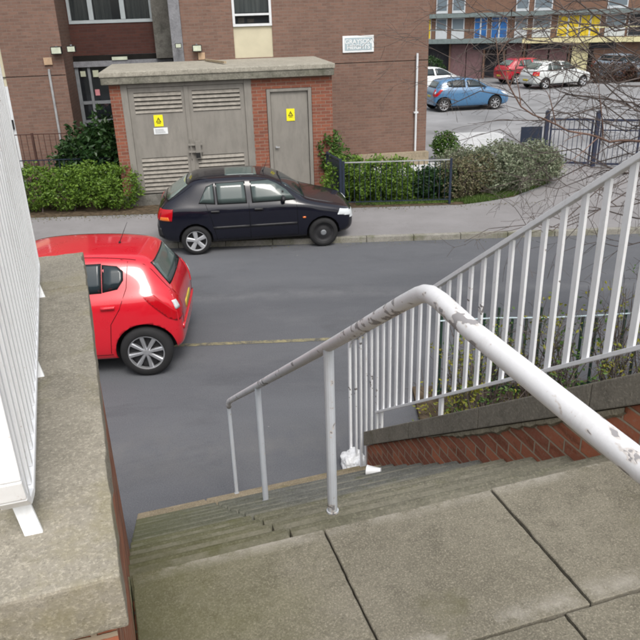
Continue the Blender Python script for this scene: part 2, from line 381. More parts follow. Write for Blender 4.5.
# far pavement with the drive entrance up to the gates
pv = MB(); pv.prism([(-60,13.15),(60,13.15),(60,15.02),(12,15.3),(10.2,17.2),(9.4,18.6),(5.9,19.3),(5.7,17.0),(4.6,15.75),(3.2,15.25),(-60,15.25)], 'z', -.02, .10)
pv.build('far_pavement', M['pavement'], kind='structure')
kb = MB(); x = -40.
while x < 40:
    kb.box(x+.004, x+.906, 13.02, 13.146, -.02, .106+random.uniform(-.003,.003)); x += .91
kb.build('kerb', M['kerb'], kind='structure', bevel=.012)
MB().prism([(-60,15.26),(3.19,15.26),(4.58,15.76),(5.68,17.01),(5.88,19.32),(9.4,18.62),(10.21,17.21),(12,15.31),(60,15.03),(200,120),(-200,120)], 'z', -.02, .092).build('car_park', M['lot'], kind='structure')
ML = MB(); ML.sheet([(-9,8.40),(.55,8.61),(.62,8.68),(.55,8.70),(-9,8.47)], .004); ML.build('road_line', M['yellowline'], kind='structure', fixn=False)
MB().sheet([(-14,15.3),(-1.75,15.32),(-2.2,16.0),(-2.4,20.0),(-14,17.9)], .097).build('planting_soil', M['soil'], kind='structure', fixn=False)
MB().sheet([(.35,15.3),(3.3,15.3),(4.55,15.85),(5.6,17.1),(5.7,19.0),(3.6,20.0),(3.3,18.15),(.6,17.5)], .097).build('verge_soil', M['soil'], kind='structure', fixn=False)
gl = MB(); gl.sheet([(1.3,15.5),(3.1,15.5),(3.3,17.0),(3.35,18.35),(.9,17.95),(.9,17.0)], .101); gl.build('lawn', plain('lawn_turf', (.12,.19,.04), .95, .1, 0, .25, 20), kind='structure', fixn=False)
gb = MB()
for i in range(16000):
    x = random.uniform(.9, 3.3); y = random.uniform(15.5, 17.95+.16*(x-.9)); a = random.uniform(0, 6.28); h = random.uniform(.03, .08)
    dx, dy = math.cos(a)*.006, math.sin(a)*.006
    gb.add([(x-dx,y-dy,.1),(x+dx,y+dy,.1),(x+random.uniform(-.03,.03),y+random.uniform(-.03,.03),.1+h)], [(0,1,2)])
for i in range(7000):   # rough grass along the edge of the drive
    t = random.random(); px = 3.3+2.4*t; py = 15.32+ (0 if t < .0 else 1.75*t**1.6)+random.uniform(0,.45); a = random.uniform(0, 6.28); h = random.uniform(.03, .12)
    dx, dy = math.cos(a)*.007, math.sin(a)*.007
    gb.add([(px-dx,py-dy,.1),(px+dx,py+dy,.1),(px+random.uniform(-.05,.05),py+random.uniform(-.05,.05),.1+h)], [(0,1,2)])
gb.build('grass', M['grass'], kind='stuff', fixn=False)
pp = MB()
for i in range(7):
    for j in range(2):
        x0 = .35+i*.62; y0 = 18.45+.11*i+j*.62
        pp.box(x0, x0+.6, y0, y0+.6, .09, .112+random.uniform(-.002,.003))
pp.build('pale_slab_path', M['palepave'], kind='structure', bevel=.006)
MB().prism([(3.6,20.6),(5.2,21.4),(6.6,24.6),(6.3,25.3),(4.6,25.3),(3.9,23.5)], 'z', .05, .106).build('pale_concrete_apron', M['palepave'], kind='structure')

def rough_slab(b, x0, x1, y0, y1, z0, z1, amp=.004, step=.03, seed=0):
    pts = []
    def side(p, q):
        n = max(2, int(math.hypot(q[0]-p[0], q[1]-p[1])/step)); nx, ny = -(q[1]-p[1]), q[0]-p[0]; l = math.hypot(nx, ny); nx /= l; ny /= l
        for i in range(n):
            t_ = i/n; x, y = p[0]+(q[0]-p[0])*t_, p[1]+(q[1]-p[1])*t_
            k = amp*(.6+.9*noise.noise((x*9+seed, y*9, 1))+1.1*noise.noise((x*33, y*33+seed, 2)))
            if noise.noise((x*6+seed*3, y*6, 7)) > .38: k += amp*1.6
            k = max(0, k)*min(1, min(t_, 1-t_)*8+.5)
            pts.append((x+nx*k, y+ny*k))
    side((x0,y0),(x1,y0)); side((x1,y0),(x1,y1)); side((x1,y1),(x0,y1)); side((x0,y1),(x0,y0))
    b.prism(pts, 'z', z0, z1)
# landing of paving slabs at the top of the stairs (local x = across the stairs, y = down the stairs)
fl = MB(); rows = [(1.247,1.82,-.095),(.60,1.24,-.19),(-.05,.593,.1),(-.7,-.057,-.15)]
for r0, r1, off in rows:
    for k in range(-6, 8):
        x0 = off+.64*k; dz = random.uniform(-.003, .003)
        if r1 > 1.5 and k == 2: dz = .004
        rough_slab(fl, x0+.002, x0+.6375, r0, r1, 2.39, 2.45+dz, .0019, .022, k+r0*7)
fo = fl.build('landing_paving', M['flag'], kind='structure', rot=A17, bevel=.003, bevseg=1)
lb = MB(); lb.box(-3.9, 5.1, -2.4, 1.77, 0, 2.388); lb.build('landing', M['wallbrick'], kind='structure', rot=A17)

# ------------------------------------------------------------------ stairs
st = empty('concrete_staircase', (0,0,0), A17, 'mossy worn concrete steps going down from the slab landing to the road', 'stairs')
for k in range(1, 14):
    z = 2.45-.175*k; u0 = 1.82+.255*(k-1)
    b = MB(); jx = .47+random.uniform(-.01,.01)
    b.box(-.125, jx-.004, u0-.03 if k > 1 else u0-.04, u0+.255, z-.16, z+random.uniform(-.003,.003))
    b.box(jx+.006, 1.915, u0-.03 if k > 1 else u0-.04, u0+.255, z-.16, z+random.uniform(-.003,.003))
    m = 'stepsand' if k >= 11 else ('stepdark' if 5 <= k < 11 else 'step')
    s_ = b.build('step', M[m], st, bevel=.012)
    if k == 13: s_['label'] = 'sandy coloured bottom step'
sb = MB(); sb.prism([(1.7,0),(5.08,0),(5.08,.01),(1.78,2.26),(1.7,2.26)], 'x', -.1, 1.91); sb.build('stair_base', M['step'], st)

# right-hand raked wall
rw = empty('raked_brick_wall', (0,0,0), A17, 'low red brick wall sloping down beside the stairs under a grey concrete coping, on the right', 'wall')
def ctop(u): return 2.73-.69*(u-1.95)
b = MB(); b.prism([(1.0,0),(4.955,0),(4.955,ctop(4.955)-.152),(1.4,ctop(1.4)-.152),(1.0,ctop(1.4)-.152)], 'x', 1.92, 2.10); b.build('brickwork', M['wallbrick'], rw)
us = [(4.98,4.05),(4.045,3.1),(3.095,2.2),(2.195,1.4)]
for (a, c) in us:
    b = MB(); b.prism([(a,ctop(a)-.147),(a,ctop(a)),(c,ctop(c)),(c,ctop(c)-.147)], 'x', 1.893, 2.125); b.build('coping', M['coping2'], rw, bevel=.007)
b = MB(); b.prism([(1.398,ctop(1.4)-.147),(1.398,ctop(1.4)),(-.6,ctop(1.4)),(-.6,ctop(1.4)-.147)], 'x', 1.893, 2.125); b.build('coping', M['coping2'], rw, bevel=.007)
b = MB(); b.prism([(-.6,2.4),(1.0,2.4),(1.0,ctop(1.4)-.152),(-.6,ctop(1.4)-.152)], 'x', 1.92, 2.10); b.build('brickwork', M['wallbrick'], rw)
# rough cement fillet under the coping
b = MB(); n = 46
vs_ = []; fs_ = []
for i in range(n+1):
    u = 2.0+1.75*i/n; h = .035+.06*abs(noise.noise((u*5,0,0)))+.03*noise.noise((u*17,3,0)); zt = ctop(u)-.149
    if u > 3.3: h *= max(.2, 1-(u-3.3)*2)
    vs_ += [(1.921,u,zt),(1.903+.006*noise.noise((u*30,1,1)),u,zt-.004),(1.905+.008*noise.noise((u*23,2,1)),u,zt-h*.7),(1.9205,u,zt-h)]
for i in range(n):
    for j in range(3): fs_.append((i*4+j, i*4+j+1, i*4+5+j, i*4+4+j))
b.add(vs_, fs_); b.build('cement_fillet', M['mortar'], rw)

# left-hand wall: level pier with coping, then a low raked run hidden behind it
lw = empty('parapet_wall', (0,0,0), A17, 'brick parapet with a wide lichen speckled stone coping on the left of the landing', 'wall')
def wsh(b): b.v = [(v[0]-.023*(v[1]-.885)+.010, v[1], v[2]) for v in b.v]; return b
b = MB(); b.box(-.41, -.092, .905, 2.60, 0, 3.172); wsh(b).build('brickwork', M['wallbrick'], lw)
b = MB(); rough_slab(b, -.43, -.070, .878, 2.238, 3.176, 3.28, .0018, .03, 4); wsh(b).build('coping', M['coping'], lw, bevel=.006)
b = MB(); rough_slab(b, -.43, -.072, 2.254, 2.63, 3.174, 3.276, .004, .03, 9); wsh(b).build('coping', M['coping'], lw, bevel=.006)
b = MB(); b.prism([(2.605,0),(5.1,0),(5.1,.25),(2.605,1.95)], 'x', -.50, -.30); b.build('brickwork', M['wallbrick'], lw)
b = MB(); b.prism([(2.64,1.93),(5.13,.22),(5.13,.31),(2.64,2.02)], 'x', -.52, -.28); b.build('coping', M['coping2'], lw, bevel=.007)

# ------------------------------------------------------------------ railings of the stairs
def bal_right():
    t = empty('balustrade', (0,0,0), A17, 'white barred balustrade sloping along the coping on the right of the stairs', 'railing')
    Wc = 1.95
    def zt(u): return 3.526-.676*(u-2.18)
    def zb(u): return 2.80-.671*(u-2.02)
    b = MB(); b.bar((Wc,.9,zt(.9)), (Wc,5.40,zt(5.40)), .04, .026); b.build('top_rail', M['paint'], t, bevel=.004)
    b = MB(); b.box(Wc-.012, Wc+.012, .885, .915, ctop(1.4)-.004, zt(.9)+.01); b.build('end_post', M['paint'], t)
    b = MB(); b.bar((Wc,.9,zb(.9)), (Wc,4.80,zb(4.80)), .036, .02); b.build('bottom_rail', M['paint'], t, bevel=.003)
    b = MB(); pts = [(Wc,5.40,zt(5.40)),(Wc,5.45,zt(5.45)-.01),(Wc,5.475,zt(5.47)-.05),(Wc,5.478,1.0),(Wc,5.478,.12),(Wc,5.45,.06),(Wc,5.40,.045),(Wc,5.04,.045)]
    for i in range(len(pts)-1): b.bar(pts[i], pts[i+1], .03 if i > 1 else .036, .022, up=(1,0,0))
    b.build('end_frame', M['paint'], t)
    u = 1.03; 
    while u < 5.44:
        if u <= 4.76: z0 = zb(u)
        elif u <= 4.97: z0 = ctop(u)
        else: z0 = .05
        b = MB(); b.box(Wc-.007, Wc+.007, u-.017, u+.017, z0, zt(u)-.008); b.build('baluster', M['paint'], t); u += .13
    for u in (4.70, 3.66, 2.62, 1.58):
        b = MB(); b.box(Wc-.009, Wc+.009, u-.02, u+.02, ctop(u)-.01, zb(u)); b.build('foot', M['paint'], t)
bal_right()
def bal_left():
    t = empty('balustrade', (0,0,0), A17, 'bright white balustrade seen edge on, standing on the wide coping on the left', 'railing')
    z0 = 3.335; zt = 4.32; ua, ub = .985, 2.33
    def Wc(u): return -.205-.047*(u-ua)/(ub-ua)
    b = MB()
    pts = [(Wc(ua),ua,zt)]+[(Wc(ua),ua,z0+.08)]+[(Wc(ua),ua+.08-.08*math.cos(a),z0+.08-.08*math.sin(a)) for a in (R(30),R(60),R(90))]+[(Wc(ub),ub,z0),(Wc(ub),ub,zt),(Wc(ua),ua,zt)]
    for i in range(len(pts)-1): b.bar(pts[i], pts[i+1], .014, .045, up=(1,0,0))
    b.build('frame', M['paintL'], t, bevel=.003)
    u = ua+.04
    while u < ub-.03:
        b = MB(); c_ = Wc(u); b.box(c_-.022, c_+.022, u-.006, u+.006, z0+.008, zt-.008); b.build('baluster', M['paintL'], t); u += .056
    for u in (1.03, 1.62, 2.18):
        b = MB(); c_ = Wc(u)
        b.add([(c_-.014,u+.02,z0),(c_+.014,u+.02,z0),(c_+.030,u-.008,3.2775),(c_+.002,u-.008,3.2775),(c_-.014,u+.026,z0),(c_+.014,u+.026,z0),(c_+.030,u-.001,3.2775),(c_+.002,u-.001,3.2775)],
              [(0,3,2,1),(4,5,6,7),(0,1,5,4),(1,2,6,5),(2,3,7,6),(3,0,4,7)]); b.build('foot', M['paintL'], t)
bal_left()
def handrail():
    t = empty('handrail', (0,0,0), A17, 'chipped white tubular handrail running down the middle of the stairs', 'handrail')
    def wz(u): return .72+.02*min(1, (u-1.5)/1.0)
    pts = [(.69,-.6,3.43),(.69,.2,3.43),(.694,.8,3.43),(.70,1.2,3.43),(.712,1.36,3.431),(.716,1.42,3.426),(.718,1.46,3.414),(.720,1.50,3.394)]
    def zr(u): return 2.885-.632*(u-2.31)
    for u in (1.6,1.8,2.0,2.31,2.7,3.2,3.82,4.4,5.0): pts.append((wz(u), u, zr(u)-(.0 if u > 1.9 else .0)))
    
    pts += [(.74,5.06,zr(5.06)-.004),(.74,5.10,zr(5.1)-.02),(.74,5.115,zr(5.1)-.06)]
    b = MB(); b.tube(pts, .0227, 24); b.build('rail', M['railpaint'], t, smooth=True)
    for (u, z0, r) in ((2.31,2.10,.021),(3.80,1.05,.019),(5.115,.175,.016)):
        b = MB(); b.tube([(wz(u),u,z0),(wz(u),u,zr(u)-.01)], r, 14); b.tube([(wz(u),u,z0),(wz(u),u,z0+.008)], r*1.25, 14)
        b.build('post', M['postpaint'], t, smooth=False)
    b = MB(); b.tube([(.69,-.6,2.45),(.69,-.6,3.43)], .021, 14); b.build('post', M['postpaint'], t)
handrail()

# litter on the steps
def crumple(name, loc, dims, label, cat, seed, mat, rz=0, parent=None):
    bm = bmesh.new(); bmesh.ops.create_icosphere(bm, subdivisions=4, radius=1)
    for v in bm.verts:
        n_ = noise.noise(v.co*1.5+Vector((seed,0,0)))*.22+abs(noise.noise(v.co*3.5+Vector((0,seed,0))))*.18-abs(noise.noise(v.co*9+Vector((0,0,seed))))*.07
        v.co = v.co*(1+n_); v.co = Vector((v.co.x*dims[0], v.co.y*dims[1], max(v.co.z, -.55)*dims[2]))
    me = bpy.data.meshes.new(name); bm.to_mesh(me); bm.free(); me.materials.append(mat)
    o = bpy.data.objects.new(name, me); COL.objects.link(o); o.location = loc; o.rotation_euler = (0,0,rz)
    tag(o, label, cat); return o
p = stair_pt(1.93, 5.36, .065); crumple('plastic_bag', p, (.115,.14,.115), 'white plastic bag dropped at the foot of the stairs behind the balustrade end', 'bag', 3.3, M['bag'])
# crushed paper cup lying on a step by the brick wall
cp = empty('paper_cup', stair_pt(1.63, 4.06, .874), A17+R(60), 'crushed white paper cup lying on a step against the brick wall', 'cup')
b = MB(); seg = 18; prof = [(.030,0),(.033,.03),(.037,.06),(.041,.10),(.044,.105),(.041,.11)]
for (r, h) in prof: pass
b.lathe(prof, seg, 'y', (0,-.05,.04)); b.v = [(v[0]*(1+.15*noise.noise((v[0]*30,v[1]*20,v[2]*30))), v[1], v[2]*(.85+.2*noise.noise((v[1]*30,v[0]*30,1)))) for v in b.v]; b.build('cup_wall', M['bag'], cp, smooth=True)
b = MB(); b.lathe([(.0,0),(.030,.001)], seg, 'y', (0,-.05,.04)); b.build('cup_base', M['bag'], cp)

# ------------------------------------------------------------------ apartment block
A9 = R(9)
def b_pt(bx, by, z=0): return Vector((bx*math.cos(A9)-by*math.sin(A9), bx*math.sin(A9)+by*math.cos(A9), z))
blk = empty('apartment_block', b_pt(0,19.35,0), A9, 'brown brick apartment block with a recessed entrance behind the substation', 'building')
def holed(b, x0, x1, z0, z1, holes, y, depth):
    xs = sorted(set([x0,x1]+[h[0] for h in holes]+[h[1] for h in holes])); zs = sorted(set([z0,z1]+[h[2] for h in holes]+[h[3] for h in holes]))
    for i in range(len(xs)-1):
        for j in range(len(zs)-1):
            cx, cz = (xs[i]+xs[i+1])/2, (zs[j]+zs[j+1])/2
            if any(h[0] < cx < h[1] and h[2] < cz < h[3] for h in holes): continue
            b.add([(xs[i],y,zs[j]),(xs[i+1],y,zs[j]),(xs[i+1],y,zs[j+1]),(xs[i],y,zs[j+1])], [(0,1,2,3)])
    for (a,c,d,e) in holes:
        b.add([(a,y,d),(a,y+depth,d),(a,y+depth,e),(a,y,e)], [(0,1,2,3)]); b.add([(c,y,d),(c,y+depth,d),(c,y+depth,e),(c,y,e)], [(0,3,2,1)])
        b.add([(a,y,d),(c,y,d),(c,y+depth,d),(a,y+depth,d)], [(0,1,2,3)]); b.add([(a,y,e),(c,y,e),(c,y+depth,e),(a,y+depth,e)], [(0,3,2,1)])
TOPZ = 7.9
b = MB(); holed(b, -.22, 6.24, .05, TOPZ, [(1.07,2.06,3.10,5.2)], 0, .1)
b.add([(6.24,0,.05),(6.24,9,.05),(6.24,9,TOPZ),(6.24,0,TOPZ)], [(0,1,2,3)]); b.add([(-.22,0,.05),(-.22,1.6,.05),(-.22,1.6,TOPZ),(-.22,0,TOPZ)], [(0,3,2,1)])
b.add([(-.22,9,.05),(6.24,9,.05),(6.24,9,TOPZ),(-.22,9,TOPZ)], [(0,3,2,1)])
b.build('wall', M['bldbrick'], blk, fixn=False)
b = MB(); holed(b, -14, -3.18, .05, TOPZ, [(-5.75,-4.62,.1,5.2)], 0, .1)
b.add([(-3.18,0,.05),(-3.18,1.6,.05),(-3.18,1.6,TOPZ),(-3.18,0,TOPZ)], [(0,1,2,3)])
b.add([(-14,0,.05),(-14,9,.05),(-14,9,TOPZ),(-14,0,TOPZ)], [(0,3,2,1)]); b.add([(-14,9,.05),(-3.18,9,.05),(-3.18,9,TOPZ),(-14,9,TOPZ)], [(0,3,2,1)])
b.build('wall', M['bldbrick'], blk, fixn=False)
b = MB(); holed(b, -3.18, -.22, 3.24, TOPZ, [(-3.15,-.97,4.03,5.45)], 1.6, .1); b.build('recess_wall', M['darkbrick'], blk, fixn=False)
b = MB(); b.box(-14.1, 6.34, -.1, 9.1, TOPZ, TOPZ+.25); b.build('roof', M['concgrey'], blk)
b = MB(); b.box(-3.17, -.56, 1.35, 1.598, 2.96, 3.10); b.build('entrance_beam', M['concgrey'], blk)
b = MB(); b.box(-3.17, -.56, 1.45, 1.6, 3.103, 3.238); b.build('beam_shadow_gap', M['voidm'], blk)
b = MB(); b.box(-.50, -.225, -.03, .30, .1, TOPZ-.02); b.build('pier', M['concgrey'], blk, bevel=.01)
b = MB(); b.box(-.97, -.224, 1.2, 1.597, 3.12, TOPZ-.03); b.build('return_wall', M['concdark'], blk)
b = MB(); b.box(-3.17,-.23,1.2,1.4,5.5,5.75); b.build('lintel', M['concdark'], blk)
b = MB(); b.box(-3.19, 6.26, -.004, .02, 2.86, 2.885) if False else b.box(-.218, 6.25, -.004, .02, 2.865, 2.88); b.box(-13.9,-3.19,-.004,.02,2.865,2.88); b.build('damp_course', M['voidm'], blk)
# recess window with curtains
fr = MB()
for (a,c,d,e) in ((-3.15,-.97,4.03,4.11),(-3.15,-.97,5.37,5.45),(-3.15,-3.08,4.115,5.365),(-1.04,-.97,4.115,5.365),(-2.62,-2.50,4.115,5.365),(-1.80,-1.68,4.115,5.365)): fr.box(a,c,1.58,1.66,d,e)
fo_ = fr.build('window', M['greyframe'], blk); fo_.data.materials[0] = plain('pale_grey_window_frame', (.36,.40,.42), .4, .4, 0, .05)
b = MB(); b.box(-3.13,-.99,1.645,1.65,4.10,5.38); b.build('pane', M['glass'], fo_)
for (a, c) in ((-3.12,-2.66),(-2.48,-2.05),(-1.66,-1.03)):
    b = MB(); n = 40; vs_ = []
    for i in range(n+1):
        x = a+(c-a)*i/n; y = 1.80+.03*math.sin(i*1.9); vs_ += [(x,y,4.04),(x,y,5.4)]
    b.add(vs_, [(2*i,2*i+2,2*i+3,2*i+1) for i in range(n)]); b.build('curtain', M['curtain'], fo_)
b = MB(); b.box(-3.17,-.23,2.6,2.62,3.2,5.5); b.build('room_back', M['voidm'], blk)
# entrance doors
fr = MB()
for (a,c,d,e) in ((-3.17,-3.08,.1,2.95),(-2.84,-2.77,.1,2.95),(-2.2,-2.1,.1,2.95),(-1.4,-1.3,.1,2.95),(-.62,-.56,.1,2.95),(-3.075,-2.845,2.0,2.08),(-3.075,-2.845,1.5,1.58),(-2.765,-2.205,2.0,2.08),(-2.765,-2.205,1.5,1.58),(-2.09,-.63,1.5,1.58)): fr.box(a,c,1.40,1.47,d,e)
do = fr.build('entrance_door', M['greyframe'], blk)
b = MB(); b.box(-3.1,-.6,1.43,1.436,.12,2.95); b.build('pane', M['glass'], do)
M['paper'] = plain('faded_paper', (.42,.44,.33), .7)
for (x,z,w_,h_) in ((-3.03,2.72,.13,.14),(-2.71,2.70,.15,.17),(-2.42,2.70,.17,.18)): b = MB(); b.box(x,x+w_,1.392,1.398,z,z+h_); b.build('notice', M['paper'], do)
b = MB(); b.box(-2.72,-2.60,1.392,1.398,2.22,2.38); b.build('notice', plain('pink_paper', (.5,.2,.22), .7), do)
b = MB(); b.box(-3.17,-.56,3.4,3.42,.1,3.1); b.box(-3.17,-.56,1.5,3.4,.09,.1); b.build('hallway', plain('dark_hall', (.05,.05,.055), .8), blk)
# right window with cream panel, left white door with cream panel
for (x0, x1, zb_, pz) in ((1.07,2.06,3.85,3.10),(-5.75,-4.62,3.85,2.66)):
    fr = MB()
    for (a,c,d,e) in ((x0,x1,zb_,zb_+.06),(x0,x1,5.14,5.2),(x0,x0+.06,zb_+.062,5.138),(x1-.06,x1,zb_+.062,5.138),(x0+.062,x1-.062,zb_+.25,zb_+.30)): fr.box(a,c,-.02,.07,d,e)
    wo_ = fr.build('window', M['whiteframe'], blk)
    b = MB(); b.box(x0+.05,x1-.05,.05,.055,zb_+.05,5.15); b.build('pane', M['glass'], wo_)
    b = MB(); b.box(x0,x1,.03,.08,pz,zb_-.003); b.build('panel', M['cream'], blk)
    b = MB(); b.box(x0+.07,x1-.07,.14,.15,zb_+.32,5.2); b.build('curtain', M['curtain'], wo_)
    b = MB(); b.box(x0,x1,.9,.92,zb_-.5,5.4); b.build('room_back', M['voidm'], blk)
    if x0 > 0:
        b = MB(); b.box(x0+.15,x0+.3,.10,.16,zb_+.08,zb_+.20); b.box(x0+.38,x0+.55,.10,.16,zb_+.08,zb_+.17); b.build('sill_ornament', M['yellowsign'] if False else M['wood'], wo_)
fr = MB()
for (a,c,d,e) in ((-5.75,-5.66,.1,2.655),(-4.72,-4.62,.1,2.655),(-5.655,-4.725,2.55,2.655),(-5.655,-4.725,1.9,1.98),(-5.655,-4.725,.1,.9),(-4.95,-4.86,.905,1.895)): fr.box(a,c,.0,.07,d,e)
wd = fr.build('side_door', M['whiteframe'], blk)
b = MB(); b.box(-5.7,-4.68,.045,.05,.2,2.6); b.build('pane', M['glass'], wd)
b = MB(); b.box(-4.70,-4.64,-.05,-.001,1.62,1.85); b.build('letter_plate', M['blacksign'], wd)
b = MB(); b.box(-5.75,-4.62,.9,.92,.1,2.7); b.build('hallway', M['voidm'], blk)
# cream strip on the far left wall
b = MB(); b.prism([(-5.9,-.03),(-5.76,-.03),(-5.76,-.002),(-5.9,-.002)], 'z', .1, 5.2); b.build('panel_trim', M['cream'], blk)
# plinth and wall fittings
b = MB(); b.prism([(3.3,-.02),(6.26,-.02),(6.26,-.25),(3.5,-.15)], 'z', .09, .46); b.build('plinth', M['beige'], blk)
b = MB(); b.tube([(5.92,-.06,.47),(5.92,-.06,3.05)], .03, 10); b.box(5.86,5.98,-.09,-.001,1.5,1.54); b.build('drainpipe', M['whiteframe'], blk)
b = MB(); b.tube([(-3.57,-.03,.5),(-3.57,-.03,2.92),(-3.56,-.03,3.02)], .03, 8); b.build('conduit_pipe', M['palerail'], blk)
for (x, z, w_) in ((-3.65,3.12,.2),(.13,3.10,.17)):
    b = MB(); b.box(x, x+w_, -.05, -.001, z, z+.17); b.build('junction_box', M['orange'], blk, bevel=.006)
for (x, y, z, s) in ((-3.42,-.02,3.45,1),(-3.04,-.02,3.47,.8),(.0,-.02,3.38,.9),(-.42,-.13,3.46,.6)):
    b = MB(); b.box(x, x+.26*s, y-.16, y-.05, z-.09*s, z+.09*s); lo = b.build('floodlight', M['blacksign'], blk, bevel=.01)
    b = MB(); b.box(x+.02, x+.24*s, y-.168, y-.161, z-.07*s, z+.07*s); b.build('lens', M['lampglass'], lo)
    b = MB(); b.box(x+.1*s, x+.15*s, y-.05, y+.019, z-.03, z+.10); b.build('bracket', M['greyframe'], lo)
b = MB(); b.box(-2.15,-1.75,1.32,1.348,2.98+.13,3.05+.14); b.build('emergency_light', M['lampglass'], blk)

# name sign
sg = empty('name_sign', b_pt(4.31,19.348,3.335), A9, 'white framed name sign with two lines of white lettering on the brick wall', 'sign')
b = MB(); b.box(-.42,.42,-.03,0,-.205,.205); b.build('sign_frame', M['whitesign'], sg, bevel=.006)
b = MB(); b.box(-.365,.365,-.034,-.030,-.155,.155); b.build('sign_face', M['signblue'], sg)
def text(name, s, loc, size, mat, parent, ext=.002):
    cu = bpy.data.curves.new(name, 'FONT'); cu.body = s; cu.size = size; cu.extrude = ext; cu.align_x = 'CENTER'; cu.align_y = 'CENTER'; cu.offset = size*.02
    o = bpy.data.objects.new(name, cu); COL.objects.link(o)
    me = bpy.data.meshes.new_from_object(o.evaluated_get(bpy.context.evaluated_depsgraph_get())); bpy.data.objects.remove(o)
    me.materials.clear(); me.materials.append(mat)
    o = bpy.data.objects.new(name, me); COL.objects.link(o); o.parent = parent; o.location = loc; o.rotation_euler = (R(90),0,0); return o
text('lettering', 'GRAYSON', (0,-.037,.055), .155, M['whitesign'], sg)
text('lettering', 'HEIGHTS', (0,-.037,-.075), .155, M['whitesign'], sg)

# ------------------------------------------------------------------ substation
sub = empty('brick_substation', b_pt(0,16.6,0), A9, 'small red brick electricity substation with grey doors and a thick concrete flat roof', 'building')
D = 2.74
b = MB(); holed(b, -1.88, 3.08, .1, 2.80, [(-1.64,1.22,.1,2.795),(1.55,2.60,.1,2.56)], 0, .12)
b.add([(-1.88,0,.1),(-1.88,D,.1),(-1.88,D,2.80),(-1.88,0,2.80)], [(0,3,2,1)]); b.add([(3.08,0,.1),(3.08,D,.1),(3.08,D,2.80),(3.08,0,2.80)], [(0,1,2,3)])
b.build('wall', M['subbrick'], sub, fixn=False)
b = MB(); b.box(-2.04, 3.13, -.16, D, 2.95, 3.06); b.v = [(v[0], v[1], v[2]+(.02 if v[2] > 3 else 0)*(v[1] > 0)) for v in b.v]; b.build('roof', M['roofslab'], sub, bevel=.02)
b = MB(); b.box(-2.02, 3.11, -.14, D-.002, 2.802, 2.949); b.build('fascia', M['fascia'], sub, bevel=.01)
b = MB()
for (a,c,d,e) in ((-1.64,-1.50,.1,2.79),(1.06,1.22,.1,2.79),(-1.497,1.057,2.71,2.79)): b.box(a,c,-.015,.11,d,e)
b.build('door_frame', M['doorpaint'], sub, bevel=.006)
b = MB(); b.box(-1.9, 1.22, -.06, -.002, .09, .34); b.build('plinth', M['concdark'], sub)
def dbl(x0, x1):
    b = MB(); lz0, lz1 = 2.15, 2.60; bz0, bz1 = .42, 1.17; xa, xb = x0+.12, x1-.10
    for (a,c,d,e) in ((x0,x1,bz1,lz0),(x0,x1,lz1,2.705),(x0,x1,.36,bz0),(x0,xa,lz0,lz1),(xb,x1,lz0,lz1),(x0,xa,bz0,bz1),(xb,x1,bz0,bz1)): b.box(a,c,.02,.06,d,e)
    d_ = b.build('double_door', M['doorpaint'], sub)
    for (z0, z1, n) in ((lz0,lz1,5),(bz0,bz1,8)):
        b = MB()
        for i in range(n):
            z = z0+(z1-z0)*(i+.5)/n; h = (z1-z0)/n
            b.prism([(.0, z-h*.38),(.012,z-h*.42),(.055,z+h*.36),(.043,z+h*.40)], 'x', xa, xb)
        b.build('louvre', M['slat'], d_)
        b = MB(); b.box(xa-.01,xb+.01,.07,.075,z0-.01,z1+.01); b.build('vent_void', M['voidm'], d_)
    return d_
d1 = dbl(-1.497,-.245); d2 = dbl(-.225,1.057)
b = MB(); b.box(-.28,-.19,-.004,.019,.36,2.70); b.build('centre_strip', M['doorpaint'], sub, bevel=.004)
b = MB(); b.box(-.30,.02,-.05,-.006,1.40,1.44); b.box(-.30,.02,-.05,-.006,1.24,1.28); b.box(-.14,-.02,-.06,-.006,1.10,1.5); b.tube([(-.24,-.03,1.1),(-.24,-.03,1.55)], .015, 8); b.build('bolt_latch', M['doorpaint'], sub, bevel=.004)
b = MB(); b.box(-.14,-.04,-.066,-.061,1.12,1.24); b.build('padlock', M['blacksign'], sub)
b = MB(); b.box(-1.0,-.8,.008,.019,1.86,2.11); y1 = b.build('warning_sticker', M['yellowsign'], d1)
def tri(parent, cx, cz, s, y):
    b = MB(); o_ = [(cx-s,cz-s*.8),(cx+s,cz-s*.8),(cx,cz+s)]
    k = .62; c_ = (cx, cz-s*.2); i_ = [(c_[0]+(p[0]-c_[0])*k, c_[1]+(p[1]-c_[1])*k) for p in o_]
    for j in range(3):
        a1, a2 = o_[j], o_[(j+1) % 3]; c1, c2 = i_[j], i_[(j+1) % 3]
        b.prism([a1,a2,c2,c1], 'y', y-.002, y)
    b.prism([(cx-.004,cz-s*.45),(cx+.012,cz-s*.1),(cx-.012,cz-s*.05),(cx+.008,cz+s*.4),(cx+.002,cz+s*.02),(cx+.02,cz-.003)], 'y', y-.002, y)
    b.box(cx-s*.7,cx+s*.7,y-.002,y,cz-s*1.3,cz-s*1.1)
    b.build('warning_mark', M['blacksign'], parent)
tri(y1, -.9, 2.0, .06, .006)
b = MB(); b.box(-1.03,-.72,.008,.019,1.69,1.83); wl_ = b.build('label_sticker', M['whitesign'], d1)
b = MB(); [b.box(-1.0,-.76+random.uniform(-.06,0),.005,.0075,z,z+.008) for z in (1.79,1.765,1.74,1.715)]; b.build('print', M['greyframe'], wl_)
b = MB(); b.box(1.56,1.64,-.02,.10,.1,2.55); b.box(2.51,2.59,-.02,.10,.1,2.55); b.box(1.643,2.507,-.02,.10,2.49,2.55); b.build('side_door_frame', M['doorpaint'], sub, bevel=.005)
b = MB(); b.box(1.65,2.50,.03,.07,.2,2.485); sd = b.build('steel_door', M['doorpaint'], sub)
b = MB(); b.tube([(1.73,-.02,1.25),(1.73,.03,1.25)], .025, 10); b.box(1.72,1.80,-.03,-.01,1.24,1.26); b.build('door_knob', M['palerail'], sd)
